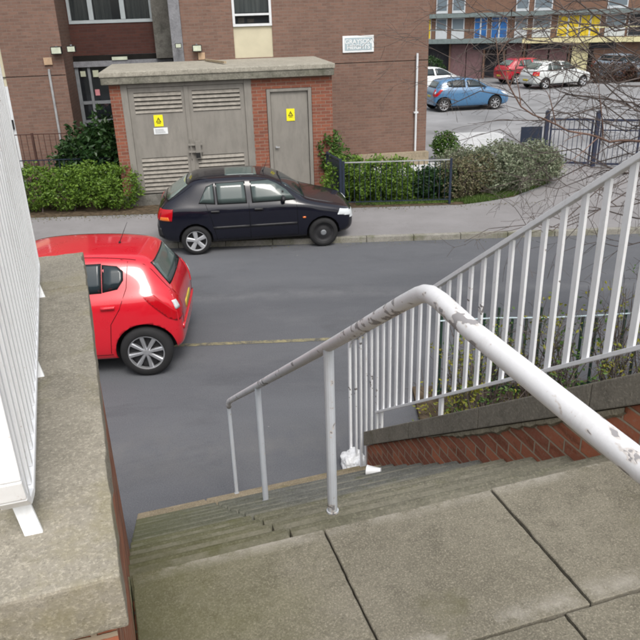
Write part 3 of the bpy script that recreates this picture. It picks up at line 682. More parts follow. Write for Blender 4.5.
b = MB(); b.box(2.0,2.19,.018,.029,1.83,2.10); y2 = b.build('warning_sticker', M['yellowsign'], sd)
tri(y2, 2.095, 1.99, .06, .016)
b = MB(); b.bar((-.0,0,0),(.42,-1.45,0),.07,.045); bt = b.build('timber_batten', M['wood'], None, loc=b_pt(.30,18.95,3.112), rot=A9)
tag(bt, 'pale timber batten lying across the flat roof of the substation', 'plank')

# ------------------------------------------------------------------ flats across the car park
A21 = R(-22.8)
far = empty('terrace_of_flats', (7.6,47.8,0), A21, 'long low brick terrace of flats with blue and yellow panels behind the car park', 'building')
b = MB(); b.box(-6, 26, .0, 8, 2.3, 7.5); b.box(-6,26,1.2,8,.0,2.3); b.build('wall', M['farbrick'], far)
def fbox(name, x0, x1, z0, z1, mat, y0=-.05, y1=-.001, parent=None): 
    b = MB(); b.box(x0,x1,y0,y1,z0,z1); return b.build(name, mat, parent or far)
C = {'white': plain('far_white_panel', (.52,.55,.58), .6, .3, 0, .05), 'blue': plain('far_blue_panel', (.03,.13,.36), .5, .3, 0, .15), 'yellow': plain('far_yellow_panel', (.62,.46,.03), .5, .3, 0, .1),
     'green': plain('grey_green_beam', (.17,.21,.21), .6, .3), 'pyel': plain('pale_yellow_beam', (.62,.58,.34), .6, .3, 0, .05), 'pink': plain('mauve_garage_door', (.17,.10,.105), .7, .3, 0, .1),
     'dk': plain('far_dark_glass', (.03,.035,.045), .15, .6), 'gl': gloss('far_pale_glass', (.16,.20,.23), .1)}
fbox('floor_beam', -6, 26, 3.68, 3.92, C['green'], -.35, -.001)
fbox('floor_beam', -6, 5.7, 2.2, 2.46, C['green'], -.5, -.001)
b = MB(); b.box(5.705,26,-.5,-.001,2.16,2.42); b.build('floor_beam', C['pyel'], far)
fbox('balcony_rail', 5.7, 26, 2.93, 3.0, C['pyel'], -.5, -.46)
fbox('balcony_rail', -6, 5.69, 2.96, 3.0, C['green'], -.5, -.46)
def unit(x0, x1, kind):
    f = fbox('window', x0, x1, 2.47, 3.66, C['white'], -.06)
    if kind == 'w':
        fbox('pane', x0+.06, x1-.06, 3.02, 3.60, C['gl'], -.07, -.061, f)
    elif kind == 'd': fbox('pane', x0+.05, x1-.05, 2.5, 3.60, C['dk'], -.07, -.061, f)
    else:
        xm = (x0+x1)/2
        fbox('panel', x0+.03, xm-.05, 2.5, 3.62, C[kind], -.07, -.061, f); fbox('panel', xm+.05, x1-.03, 2.5, 3.62, C[kind], -.07, -.061, f)
for (a, c, k) in ((.3,1.02,'w'),(1.3,2.1,'w'),(2.72,3.5,'blue'),(3.76,4.72,'blue'),(5.15,5.9,'w'),(6.2,7.25,'w'),(7.62,8.84,'yellow'),(8.9,10.0,'yellow'),(10.27,11.36,'w'),(11.5,12.5,'d'),(13,14,'w'),(14.4,15.5,'blue'),(-2,-1,'w'),(-1,0,'yellow')): unit(a,c,k)
for (a, c) in ((.3,1.02),(1.3,2.1),(5.15,5.9),(6.2,7.25),(10.27,11.36),(13,14),(16,17)):
    f = fbox('window', a, c, 3.94, 5.1, C['white'], -.06); fbox('pane', a+.06, c-.06, 4.1, 5.0, C['gl'], -.07, -.061, f)
for (a, c, k) in ((2.72,4.72,'w'),(6.2,8.0,'w'),(9.6,11,'w')):
    f = fbox('window', a, c, 1.82, 2.14, C['dk'], -.06)
for (a, c) in ((1.26,2.25),(2.3,3.3),(4.75,5.7),(6.0,7.2),(7.3,8.3)):
    b = MB(); b.box(a,c,.1,.16,.08,2.12); b.build('garage_door', C['pink'], far)
for x in (1.2,3.35,4.6,5.78,8.4,12,16): b = MB(); b.box(x,x+.09,0,.3,.08,2.19); b.build('column', M['farbrick'], far)
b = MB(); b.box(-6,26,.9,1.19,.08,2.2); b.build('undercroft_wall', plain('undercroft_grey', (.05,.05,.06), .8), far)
b = MB(); b.box(8.6,9.5,-.02,.9,.08,2.14); b.build('cream_bay', C['pyel'], far)
b = MB(); b.box(9.8,14,-.02,.9,.08,2.14); b.build('bay_wall', M['farbrick'], far)

# ------------------------------------------------------------------ railings, gates
def fence_run(name, pts, h, n_gap, mat, label, z0=.1, top=.03, bar=.008, group=None, railmat=None, postat=None):
    t = empty(name, (pts[0][0], pts[0][1], 0), 0, label, 'railing', group)
    o = Vector((pts[0][0], pts[0][1], 0)); L = [Vector((p[0],p[1],0))-o for p in pts]
    b = MB(); c = MB()
    for i in range(len(L)-1):
        a, d = L[i], L[i+1]; b.bar(a+Vector((0,0,z0+h)), d+Vector((0,0,z0+h)), top, .02); c.bar(a+Vector((0,0,z0+.1)), d+Vector((0,0,z0+.1)), top*.8, .018)
    b.build('top_rail', railmat or mat, t); c.build('bottom_rail', mat, t)
    for i in range(len(L)-1):
        a, d = L[i], L[i+1]; n = max(1, int((d-a).length/n_gap))
        for k in range(1, n):
            p_ = a.lerp(d, k/n); b = MB(); b.tube([p_+Vector((0,0,z0+.1)), p_+Vector((0,0,z0+h))], bar, 6); b.build('bar', mat, t)
    for p_ in L:
        b = MB(); b.box(p_.x-.025,p_.x+.025,p_.y-.025,p_.y+.025,z0-.1,z0+h+.03); b.build('post', mat, t)
    return t
fence_run('railing', [(.62,15.42),(2.98,15.40)], .98, .115, M['bluerail'], 'dark barred railing with pale top rail, right of the black car', railmat=M['palerail'])
fence_run('railing', [(-7.6,17.05),(-4.62,17.12)], .95, .115, M['bluerail'], 'low dark blue railing standing in the hedge left of the substation')
fence_run('railing', [(-9.3,17.75),(-7.0,17.85),(-5.6,17.9)], 1.45, .14, M['brownrail'], 'brown barred railing on the far left in front of the block wall')
# solid blue panel railing running back from the road
t = empty('solid_railing', (.56,15.45,.1), 0, 'short solid dark blue railing panel beside the bonnet of the black car', 'railing')
b = MB(); b.bar((0,0,.55),(-.27,.95,.55),.02,.86); b.build('panel', M['bluerail'], t)
for p_ in ((0,0),(-.27,.95)):
    b = MB(); b.box(p_[0]-.03,p_[0]+.03,p_[1]-.03,p_[1]+.03,-.1,1.06); b.build('post', M['bluerail'], t)
b = MB(); b.bar((0,0,1.02),(-.27,.95,1.02),.05,.03); b.build('top_rail', M['bluerail'], t)
def gate(p0, p1, label):
    p0 = Vector((*p0,0)); p1 = Vector((*p1,0)); t = empty('metal_gate', (p0.x,p0.y,.1), math.atan2(p1.y-p0.y,p1.x-p0.x), label, 'gate', 'car park gates')
    L = (p1-p0).length
    b = MB()
    for (x0,x1,z0,z1) in ((0,.05,.06,1.25),(L-.05,L,.06,1.25),(.05,L-.05,1.2,1.25),(.05,L-.05,.06,.11),(.05,L-.05,.95,.98)): b.box(x0,x1,-.02,.02,z0,z1)
    b.build('frame', M['blackrail'], t)
    n = int(L/.12)
    for i in range(1, n): b = MB(); b.tube([(L*i/n,0,.11),(L*i/n,0,1.2)], .009, 6); b.build('bar', M['blackrail'], t)
gate((6.35,19.25), (7.4,18.95), 'open dark metal gate leaf nearer the shrub at the car park entrance')
gate((7.55,18.85), (8.5,18.55), 'dark metal gate leaf on the right of the car park entrance')
for (x, y, l) in ((6.27,19.3,'dark square gate post beside the grey green shrub'),(7.48,18.9,'dark square gate post between the two gate leaves'),(8.6,18.5,'dark square gate post at the right end of the gates')):
    b = MB(); b.box(-.05,.05,-.05,.05,0,1.42); b.prism([(-.06,1.42),(.06,1.42),(0,1.47)], 'y', -.06, .06); o = b.build('gate_post', M['blackrail'], loc=(x,y,.09), bevel=.004); tag(o, l, 'post')
b = MB(); b.box(-.28,.28,-.015,.015,.70,1.10); b.box(-.03,.03,.016,.05,0,1.1); o = b.build('notice_board', M['bluerail'], loc=(5.75,18.9,.1)); tag(o, 'small dark blue board on a post left of the gates', 'sign')

# ------------------------------------------------------------------ foliage
def leaf(b, p, s, nrm=None, asp=.55):
    d = Vector((random.gauss(0,1),random.gauss(0,1),random.gauss(0,.7))).normalized()
    q = d.orthogonal().normalized(); q.rotate(Matrix.Rotation(random.uniform(0,6.28), 3, d)); k = s*asp*.5; n_ = d.cross(q)*s*.12
    b.add([p, p+d*s*.5+q*k+n_, p+d*s, p+d*s*.5-q*k+n_], [(0,1,2),(0,2,3)])
def bush(name, boxes, n, size, mat, label, cat, loc, stemmat=None, nz=.25, stems=14, seed=0, group=None, hs=1.0):
    """boxes: ellipsoid lobes (cx,cy,cz,rx,ry,rz)"""
    random.seed(seed+11); t = empty(name, loc, 0, label, cat, group)
    b = MB(); tot = sum(l[3]*l[4]*l[5] for l in boxes)
    mats = mat if isinstance(mat, list) else [mat]
    for li, (cx,cy,cz,rx,ry,rz) in enumerate(boxes):
        m = int(n*(rx*ry*rz)**.8/sum((l[3]*l[4]*l[5])**.8 for l in boxes))
        for i in range(m):
            d = Vector((random.gauss(0,1),random.gauss(0,1),random.gauss(0,1))).normalized()
            f = 1+nz*noise.noise(d*2.6+Vector((seed,li,0)))*1.6+nz*.5*noise.noise(d*7+Vector((seed,li,3)))
            r_ = random.uniform(.45,1)**.45*f
            p = Vector((cx+d.x*rx*r_, cy+d.y*ry*r_, cz+d.z*rz*r_))
            if p.z < .02 or noise.noise(p*4.5+Vector((seed,0,0))) < -.32: continue
            leaf(b, p, size*random.uniform(.6,1.3))
    b.build('foliage', mats[0], t, fixn=False)
    s_ = MB()
    for i in range(stems):
        l = random.choice(boxes); p0 = Vector((l[0]+random.uniform(-.5,.5)*l[3], l[1]+random.uniform(-.5,.5)*l[4], -.05))
        p1 = Vector((l[0]+random.uniform(-.9,.9)*l[3], l[1]+random.uniform(-.9,.9)*l[4], l[2]+l[5]*random.uniform(.5,1.1)))
        pm = p0.lerp(p1,.5)+Vector((random.uniform(-.1,.1),random.uniform(-.1,.1),.05)); s_.tube([p0,pm,p1], [.014,.009,.003], 5)
    s_.build('twigs', stemmat or M['twig'], t, fixn=False)
    return t
bush('hedge', [(x_,0,.52+.04*math.sin(x_*5),.55,.50,.52) for x_ in (-2.6,-1.9,-1.2,-.5,.15,.72)], 17000, .075, M['leaf_bright'], 'bright green clipped hedge at the back of the pavement left of the substation', 'hedge', (-5.25,15.95,.1), seed=1, nz=.2)
bush('laurel_bush', [(0,0,.85,.95,.6,.95),(-.7,.1,.7,.6,.5,.8),(.75,-.1,.6,.5,.5,.6),(.2,.1,1.1,.6,.5,.6)], 9000, .14, M['leaf_dark'], 'tall dark green laurel bush between the hedge and the entrance doors', 'bush', (-5.15,17.4,.1), seed=2, nz=.25)
bush('hedge', [(x_,0,.46,.42,.5,.50) for x_ in (-.35,.1,.55,.95)], 10000, .075, M['leaf_bright'], 'bright green bush behind the barred railing right of the black car', 'hedge', (.95,16.0,.1), seed=3)
bush('shrub', [(0,0,.9,.4,.4,.5),(.4,.1,.5,.4,.3,.4)], 2500, .1, M['leaf_mid'], 'leafy green shrub at the right corner of the substation', 'bush', (.35,17.0,.1), seed=4)
bush('shrub', [(0,0,.36,.32,.35,.36),(.4,0,.33,.3,.3,.33)], 3500, .09, M['leaf_dark'], 'dark green shrub behind the right end of the barred railing', 'bush', (2.55,15.95,.1), seed=5)
bush('shrub', [(0,0,.42,.35,.35,.42)], 2200, .09, M['leaf_mid'], 'small round green bush at the corner of the apartment block', 'bush', (3.75,20.3,.1), seed=6)
bush('brown_shrub', [(0,0,.42,.55,.5,.5),(.45,.35,.45,.5,.5,.5)], 7000, .06, M['leaf_brown'], 'brown twiggy shrub between the railing and the grey green shrub', 'bush', (3.3,15.95,.1), seed=7, stems=60)
bush('evergreen_shrub', [(0,0,.45,1.0,.9,.62),(.9,.5,.45,.85,.8,.58),(-.7,.2,.42,.7,.7,.55),(1.35,.95,.38,.55,.6,.45)], 26000, .07, M['leaf_grey'], 'large spreading grey green shrub at the corner of the drive', 'bush', (4.25,16.65,.1), seed=8, stems=30)
bush('shrub', [(0,0,.25,.35,.3,.28)], 1500, .06, M['leaf_yellow'], 'small yellow green plant at the right edge of the large shrub', 'bush', (6.0,18.1,.1), seed=9)
bush('low_hedge', [(x_,0,.5,.9,.5,.6) for x_ in (0,1.2,2.4,3.6,4.8)], 9000, .11, M['leaf_rust'], 'low rusty brown hedge in front of the flats behind the silver car', 'hedge', (16.2,41.5,.1), seed=10)
bush('shrub', [(0,0,.7,.9,.6,.8)], 2500, .12, M['leaf_dark'], 'dark bush in the shadow under the flats on the left', 'bush', (7.3,45.8,.1), seed=12)

random.seed(5)
fb = MB()
for i in range(900):
    x = random.uniform(-7.2,-3.4) if i % 3 else random.uniform(.6,5.0); y = 15.28-abs(random.gauss(0,.16)); leaf(fb, Vector((x,y,.104)), random.uniform(.02,.045))
    if i % 2: leaf(fb, Vector((random.uniform(-8,7), 12.98-abs(random.gauss(0,.10)), .006)), random.uniform(.015,.035))
tag(fb.build('fallen_leaves', M['leaf_brown'], fixn=False), 'scatter of dead leaves along the hedge foot and the gutter', 'leaves', kind='stuff')
# ------------------------------------------------------------------ bare tree and roadside bushes
def wander(p0, p1, n, amp, sag=0):
    p0 = Vector(p0); p1 = Vector(p1); L = (p1-p0).length; ph = Vector((random.uniform(0,99),0,0)); out = []
    for i in range(n+1):
        t_ = i/n; q = p0.lerp(p1, t_); e = math.sin(math.pi*t_)*.6+.4*t_
        q += Vector((noise.noise(q*1.7+ph), noise.noise(q*1.7+ph+Vector((5,7,1))), noise.noise(q*1.7+ph+Vector((9,3,2)))))*amp*L*e
        q.z += sag*math.sin(math.pi*t_)*L; out.append(q)
    return out
def twiggy(b, path, r, lvl, spread, dens, lmin=.3):
    n = len(path)
    b.tube(path, [max(.0018, r*(1-.8*i/(n-1))) for i in range(n)], 6 if r > .01 else (4 if r > .004 else 3), cap=False)
    if lvl == 0: return
    L = sum((path[i+1]-path[i]).length for i in range(n-1)); m = max(2, int(L*dens))
    for k in range(m):
        t_ = random.uniform(.15, 1)*(n-1); i = min(n-2, int(t_)); p = path[i].lerp(path[i+1], t_-i); d = (path[i+1]-path[i]).normalized()
        v = Vector((random.gauss(0,1),random.gauss(0,1),random.gauss(0,.8))); v = (v-v.dot(d)*d).normalized()
        dd = (d*random.uniform(.5,1.1)+v*random.uniform(.5,1.0)+Vector((0,0,random.uniform(-.25,.15)))).normalized()
        l = spread*random.uniform(.45,1.1)*(1-.4*t_/(n-1)); q = p+dd*l
        twiggy(b, wander(p, q, 7 if lvl > 1 else 5, .13, random.uniform(-.06,.14)), r*.55*(1-.5*t_/(n-1)), lvl-1, spread*.52, dens*1.5)
random.seed(21)
tr = empty('bare_tree', (5.6,7.4,0), 0, 'leafless tree whose thin branches hang across the upper right of the view', 'tree')
o0 = Vector((5.6,7.4,0)); b = MB(); b.tube([v for v in wander((0,0,-.1),(-.15,.1,6.5),9,.03)], [.14,.13,.12,.11,.10,.085,.07,.055,.04,.02], 12, cap=True); b.build('trunk', M['twig'], tr, smooth=True)
def W2(x,y,z): return Vector((x,y,z))-o0
limbs = [((5.55,7.4,3.0),(1.6,7.3,4.3)),((5.55,7.4,2.6),(2.0,7.8,3.5)),((5.55,7.4,2.2),(2.2,7.5,2.7)),((5.55,7.4,2.0),(2.3,8.2,2.2)),((5.55,7.4,1.8),(2.5,7.9,1.7)),
         ((5.5,7.4,3.4),(1.7,8.2,4.6)),((5.5,7.4,3.6),(2.4,8.6,4.2)),((5.5,7.4,3.0),(2.6,7.0,3.3)),((5.55,7.4,1.5),(2.9,8.0,1.4)),((5.5,7.4,3.9),(1.8,8.6,5.2)),((5.5,7.4,2.4),(2.9,8.6,2.9)),
         ((5.5,7.4,4.5),(4.0,5.4,6.0)),((5.5,7.4,4.2),(7.5,8.0,6.0)),((5.5,7.4,3.8),(7.3,6.2,5.0)),((5.5,7.4,5.0),(5.8,9.4,6.8)),((5.5,7.4,2.8),(3.1,9.2,3.6))]
for i in range(12): limbs.append(((5.55,7.4,random.uniform(3.2,4.2)), (random.uniform(1.1,2.5), random.uniform(6.8,9.5), random.uniform(3.3,4.7))))
for i in range(22): limbs.append(((5.55,7.4,random.uniform(1.6,3.6)), (random.uniform(.9,2.7), random.uniform(6.6,9.2), random.uniform(1.7,4.3))))
for i, (a, c) in enumerate(limbs):
    b = MB(); path = wander(W2(*a), W2(*c), 12, .13, .03); twiggy(b, path, random.uniform(.010,.017), 3, 1.0, 2.0)
    b.build('limb', M['twig'], tr, fixn=False)
BR = [(5.55,7.35,2.55),(4.6,7.1,2.85),(3.9,6.95,2.83),(3.26,6.9,2.85),(2.85,6.85,2.86),(2.42,6.8,2.98),(1.95,6.8,3.20),(1.72,6.8,3.56),(1.66,6.8,3.85)]
b = MB(); pts_ = [W2(*q) for q in BR]; sm = []
for i in range(len(pts_)-1):
    for k in range(4): sm.append(pts_[i].lerp(pts_[i+1], k/4)+Vector((0,0,.012*random.uniform(-1,1))))
sm.append(pts_[-1]); twiggy(b, sm, .019, 2, .8, 2.4); b.build('limb', M['twig2'], tr, fixn=False)['label'] = 'thicker reddish brown branch'

# bushes and fence by the kerb beyond the balustrade
rf = empty('post_and_cord_fence', (1.3,6.95,0), R(1.0), 'dark green posts with a pale blue cord in the bushes beyond the balustrade', 'fence')
for i in range(30):
    x = .02+i*.155; h = 1.0+random.uniform(-.06,.12); b = MB(); b.box(x-.012,x+.012,-.012,.012,-.02,h); b.build('paling', M['darkgreenpost'], rf)
b = MB(); b.tube([(0,-.02,.98)]+[(x*.6,-.02,.98+.012*math.sin(x*2)) for x in range(1,9)], .009, 6); b.build('cord', M['wire'], rf)
b = MB(); b.box(0,4.6,-.01,.01,.10,.14); b.build('bottom_rail', M['darkgreenpost'], rf)
MB().prism([(1.0,4.5),(7,6.3),(7,7.2),(1.05,7.15)], 'z', -.02, .06).build('planting_bed', M['soil'], kind='structure')
def barebush(loc, h, n, lab, seed, leafn=140, spread=.5):
    random.seed(seed); t = empty('roadside_bush', loc, 0, lab, 'bush', 'twiggy bushes beyond the balustrade'); b = MB(); lf = MB()
    for i in range(n):
        p0 = Vector((random.uniform(-.15,.15),random.uniform(-.12,.12),0)); a = random.uniform(0,6.28); r_ = random.uniform(.1,spread)
        p1 = Vector((math.cos(a)*r_, math.sin(a)*r_*.7, h*random.uniform(.6,1.1))); path = wander(p0,p1,7,.12)
        twiggy(b, path, .010, 2, .38, 3.5)
        for k in range(int(leafn/n)):
            q = path[random.randint(2,7)]+Vector((random.gauss(0,.06),random.gauss(0,.06),random.gauss(0,.06)))
            for _ in range(3): leaf(lf, q+Vector((random.gauss(0,.015),)*3), random.uniform(.03,.055))
    b.build('branches', M['twig'], t, fixn=False); lf.build('leaves', M['leaf_yellow'] if seed % 2 else M['leaf_mid'], t, fixn=False)
labs = ['leafy green bush growing at the lower end of the balustrade','thin twiggy bush just right of the lower balustrade end','yellow leaved twiggy bush under the bend of the handrail','dark twiggy bush below the middle of the balustrade','yellow flecked bush right of the balustrade middle','tall twiggy bush near the right edge behind the balusters','bare brown bush at the far right behind the balusters','low dark bush close behind the raked coping','dense low bush close behind the upper coping','dark bush against the wall low down']
k_ = [(1.30,6.05,0,1.1),(1.75,6.5,0,1.1),(2.15,6.45,0,1.25),(2.6,6.6,0,1.2),(3.1,6.6,0,1.35),(3.6,6.7,0,1.4),(4.2,6.7,0,1.3),(2.3,5.4,0,1.0),(3.1,5.7,0,1.2),(1.55,5.7,0,.8)]
for i, (x, y, z, h) in enumerate(k_): barebush((x,y,.05), h, 18, labs[i], 31+i, 130 if i != 0 else 260)

# ------------------------------------------------------------------ cars
def ring(s):
    x, zb, wm, zw, zs, wb, zt, wt = s
    return [(x,0,zb),(x,wm*.80,zb),(x,wm*.97,zb+.05),(x,wm,zw),(x,wm*.985,zs-.06),(x,wb,zs),(x,(wb+wt)/2 if zt-zs > .12 else wb*.93,(zs+zt)/2),(x,wt,zt-.05 if zt-zs > .12 else zt-.012),(x,wt*.82,zt-.008),(x,wt*.4,zt),(x,0,zt+.004)]
def car(name, label, S, spec, paint, loc, rz, scale=1, tilt=0, group=None, detail=2):
    L = S[-1][0]; t = empty(name, loc, rz, label, 'car', group); t.scale = (scale,)*3; t.rotation_euler = (tilt, 0, rz)
    bm = bmesh.new(); rings = []
    for s in S:
        r_ = ring(s); full = r_+[(p[0],-p[1],p[2]) for p in r_[-2:0:-1]]; rings.append([bm.verts.new((p[0]-L/2,p[1],p[2])) for p in full])
    N = len(rings[0])
    for i in range(len(rings)-1):
        for k in range(N): bm.faces.new((rings[i][k], rings[i][(k+1) % N], rings[i+1][(k+1) % N], rings[i+1][k]))
    for rr in (rings[0], rings[-1]):
        # cap with strips
        for k in range(N//2):
            a, b_, c, d = rr[k], rr[k+1], rr[(N-k-1) % N], rr[(N-k) % N]
            vs_ = []
            for v in (a,b_,c,d):
                if v not in vs_: vs_.append(v)
            if len(vs_) >= 3:
                try: bm.faces.new(vs_)
                except ValueError: pass
    bmesh.ops.recalc_face_normals(bm, faces=bm.faces)
    me = bpy.data.meshes.new('body'); bm.to_mesh(me); bm.free()
    o = bpy.data.objects.new('body', me); COL.objects.link(o)
    md = o.modifiers.new('s', 'SUBSURF'); md.levels = 3 if detail == 2 else 2; md.render_levels = md.levels
    dg = bpy.context.evaluated_depsgraph_get(); sm_ = bpy.data.meshes.new_from_object(o.evaluated_get(dg))
    bm2 = bmesh.new(); bm2.from_mesh(sm_); tree = BVHTree.FromBMesh(bm2); bm2.free()
    # wheel arches
    o.modifiers.clear(); o.data = sm_; o.data.materials.clear(); o.data.materials.append(paint); o.data.materials.append(M['plastic'])
    cuts = []
    for wx in (spec['wf'], spec['wr']):
        for sy in (1, -1):
            c = MB(); R_ = spec['R']*1.135; seg = 40; Wd = spec['W']
            vs_ = []; 
            for yy in (Wd*.62*sy, Wd*1.3*sy):
                for k in range(seg): a = 2*math.pi*k/seg; vs_.append((wx-L/2+R_*math.cos(a), yy, spec['R']+.01+R_*math.sin(a)))
            c.add(vs_, [tuple(range(seg)), tuple(range(seg,2*seg))[::-1]]+[(k,(k+1) % seg,seg+(k+1) % seg,seg+k) for k in range(seg)])
            co = c.build('cut', M['plastic']); cuts.append(co)
            m_ = o.modifiers.new('b', 'BOOLEAN'); m_.operation = 'DIFFERENCE'; m_.object = co; m_.solver = 'EXACT'
    dg = bpy.context.evaluated_depsgraph_get(); dg.update(); fm = bpy.data.meshes.new_from_object(o.evaluated_get(dg)); o.modifiers.clear(); o.data = fm
    for c in cuts: bpy.data.objects.remove(c)
    fm.materials.clear(); fm.materials.append(paint); fm.materials.append(M['plastic'])
    R_ = spec['R']*1.135
    for p in fm.polygons:
        p.use_smooth = True; c = p.center; p.material_index = 0
        for wx in (spec['wf'], spec['wr']):
            d_ = math.hypot(c.x-(wx-L/2), c.z-spec['R']-.01)
            if d_ < R_*1.004 and abs(c.y) > spec['W']*.6 and (abs(c.y) < spec['W']*.63 or d_ > R_*.97): p.material_index = 1; p.use_smooth = False
        if c.z < spec.get('dark', .27): p.material_index = 1
    o.parent = t; o.name = 'body'
    dirs = {'L': (lambda a,b_: Vector((a-L/2, 3, b_)), Vector((0,-1,0))), 'R': (lambda a,b_: Vector((a-L/2,-3,b_)), Vector((0,1,0))),
            'rear': (lambda a,b_: Vector((6,a,b_)), Vector((-1,0,0))), 'front': (lambda a,b_: Vector((-6,a,b_)), Vector((1,0,0))), 'top': (lambda a,b_: Vector((a-L/2,b_,4)), Vector((0,0,-1)))}
    def hit(side, a, b_, off):
        f, d = dirs[side]; h, n_, _, _ = tree.ray_cast(f(a,b_), d)
        if h is None: 
            h, n_, _, _ = tree.find_nearest(f(a,b_)+d*(3-spec['W'] if side in 'LR' else 3.5))
        if n_.dot(d) > 0: n_ = -n_
        return h+n_*off
    def patch(nm, poly, side, off, mat, parent=t, res=.07):
        bm = bmesh.new(); vs_ = [bm.verts.new((p[0],p[1],0)) for p in poly]; bm.faces.new(vs_)
        x0, x1 = min(p[0] for p in poly), max(p[0] for p in poly); y0, y1 = min(p[1] for p in poly), max(p[1] for p in poly)
        k = x0+res
        while k < x1: bmesh.ops.bisect_plane(bm, geom=bm.verts[:]+bm.edges[:]+bm.faces[:], plane_co=(k,0,0), plane_no=(1,0,0)); k += res
        k = y0+res
        while k < y1: bmesh.ops.bisect_plane(bm, geom=bm.verts[:]+bm.edges[:]+bm.faces[:], plane_co=(0,k,0), plane_no=(0,1,0)); k += res
        for v in bm.verts: v.co = hit(side, v.co.x, v.co.y, off)
        # a thin rim so the patch is a solid pane
        ext = bmesh.ops.extrude_face_region(bm, geom=bm.faces[:]); 
        for g in ext['geom']:
            if isinstance(g, bmesh.types.BMVert):
                f, d = dirs[side]; g.co += d*(off+.012)
        bmesh.ops.recalc_face_normals(bm, faces=bm.faces)
        m_ = bpy.data.meshes.new(nm); bm.to_mesh(m_); bm.free(); m_.materials.append(mat)
        if mat in (M['carglass'], M['carglasspale']) or 1:
            for p in m_.polygons: p.use_smooth = True
        oo = bpy.data.objects.new(nm, m_); COL.objects.link(oo); oo.parent = parent; return oo
    def line(nm, pts, side, wd, mat, off=.0015, parent=t, h=.003):
        q = []
        for i in range(len(pts)-1):
            a, c = pts[i], pts[i+1]; n_ = max(2, int(math.hypot(a[0]-c[0], a[1]-c[1])/.06))
            q += [(a[0]+(c[0]-a[0])*k/n_, a[1]+(c[1]-a[1])*k/n_) for k in range(n_)]
        q.append(pts[-1]); b = MB(); b.tube([hit(side,a,c,off-.5*wd) for a, c in q], wd, 6); return b.build(nm, mat, parent, smooth=True)
    for side in 'LR':
        for (nm, poly) in spec['side_win']:
            f = patch('window', poly, side, .002, M['rubber'], res=.09)
            cx = sum(p[0] for p in poly)/len(poly); cy = sum(p[1] for p in poly)/len(poly)
            ins = [(cx+(p[0]-cx)*(1-.022/max(.12,abs(p[0]-cx))), cy+(p[1]-cy)*(1-.016/max(.08,abs(p[1]-cy)))) for p in poly]
            patch('pane', ins, side, .006, spec.get('sideglass', M['carglass']), f, res=.09)
        if detail == 2:
            for pts in spec['seams']: line('door_seam', pts, side, .004, M['seam'])
            for (x_, z_) in spec['handles']:
                patch('handle', [(x_-.08,z_-.015),(x_+.08,z_-.010),(x_+.08,z_+.018),(x_-.08,z_+.015)], side, .028, spec.get('handlemat', paint), res=.05)
            if 'mould' in spec:
                z_, h_ = spec['mould']
                for (xa, xb) in spec['mouldx']: patch('side_moulding', [(xa,z_-h_),(xb,z_-h_),(xb,z_+h_),(xa,z_+h_)], side, .010, M['plastic'], res=.15)
        sg_ = 1 if side == 'L' else -1
        mx, mz = spec['mirror']; hp = hit(side, mx, mz, 0)
        bm = bmesh.new(); bmesh.ops.create_uvsphere(bm, u_segments=14, v_segments=8, radius=1)
        for v in bm.verts: v.co = Vector((v.co.x*.06*(1 if v.co.x < 0 else .5), v.co.y*.10, v.co.z*.065))+hp+Vector((.02,sg_*.10,.03))
        m_ = bpy.data.meshes.new('wing_mirror'); bm.to_mesh(m_); bm.free(); m_.materials.append(spec.get('mirrormat', paint)); [setattr(p,'use_smooth',True) for p in m_.polygons]
        oo = bpy.data.objects.new('wing_mirror', m_); COL.objects.link(oo); oo.parent = t
        if 'tl_side' in spec: patch('tail_light', spec['tl_side'], side, .008, M['redlamp'], res=.03)
        if 'tl_amber' in spec: patch('indicator_light', spec['tl_amber'], side, .012, M['amberlamp'], res=.03)
        if 'hl_side' in spec: patch('headlight', spec['hl_side'], side, .008, M['clearlamp'], res=.03)
        if 'rep' in spec and detail == 2: x_, z_ = spec['rep']; patch('side_repeater', [(x_-.03,z_-.015),(x_+.03,z_-.015),(x_+.03,z_+.015),(x_-.03,z_+.015)], side, .008, M['amberlamp'])
    f = patch('rear_window', spec['rear_win'], 'rear', .002, M['rubber']); cy = sum(p[1] for p in spec['rear_win'])/len(spec['rear_win'])
    patch('pane', [(p[0]*.94, cy+(p[1]-cy)*.88) for p in spec['rear_win']], 'rear', .006, spec.get('rearglass', M['carglass']), f)
    ws = spec['screen']; f = patch('windscreen', ws, 'top', .002, M['rubber'], res=.1)
    cx = sum(p[0] for p in ws)/len(ws); patch('pane', [(cx+(p[0]-cx)*.90, p[1]*.95) for p in ws], 'top', .007, M['carglass'], f, res=.1)
    for sg_ in (1,-1):
        patch('tail_light', [(p[0]*sg_, p[1]) for p in spec['tl_rear']][::sg_], 'rear', .008, M['redlamp'], res=.03)
        patch('headlight', [(p[0]*sg_, p[1]) for p in spec['hl_front']][::sg_], 'front', .008, M['clearlamp'], res=.03)
        if 'tl_white' in spec: patch('reversing_light', [(p[0]*sg_, p[1]) for p in spec['tl_white']][::sg_], 'rear', .013, M['clearlamp'], res=.03)
    patch('number_plate', [(-.22,spec['plate']),(.22,spec['plate']),(.22,spec['plate']+.10),(-.22,spec['plate']+.10)], 'rear', .008, M['plate'])
    patch('grille', [(-.35,.40),(.35,.40),(.38,.55),(-.38,.55)], 'front', .006, M['plastic'])
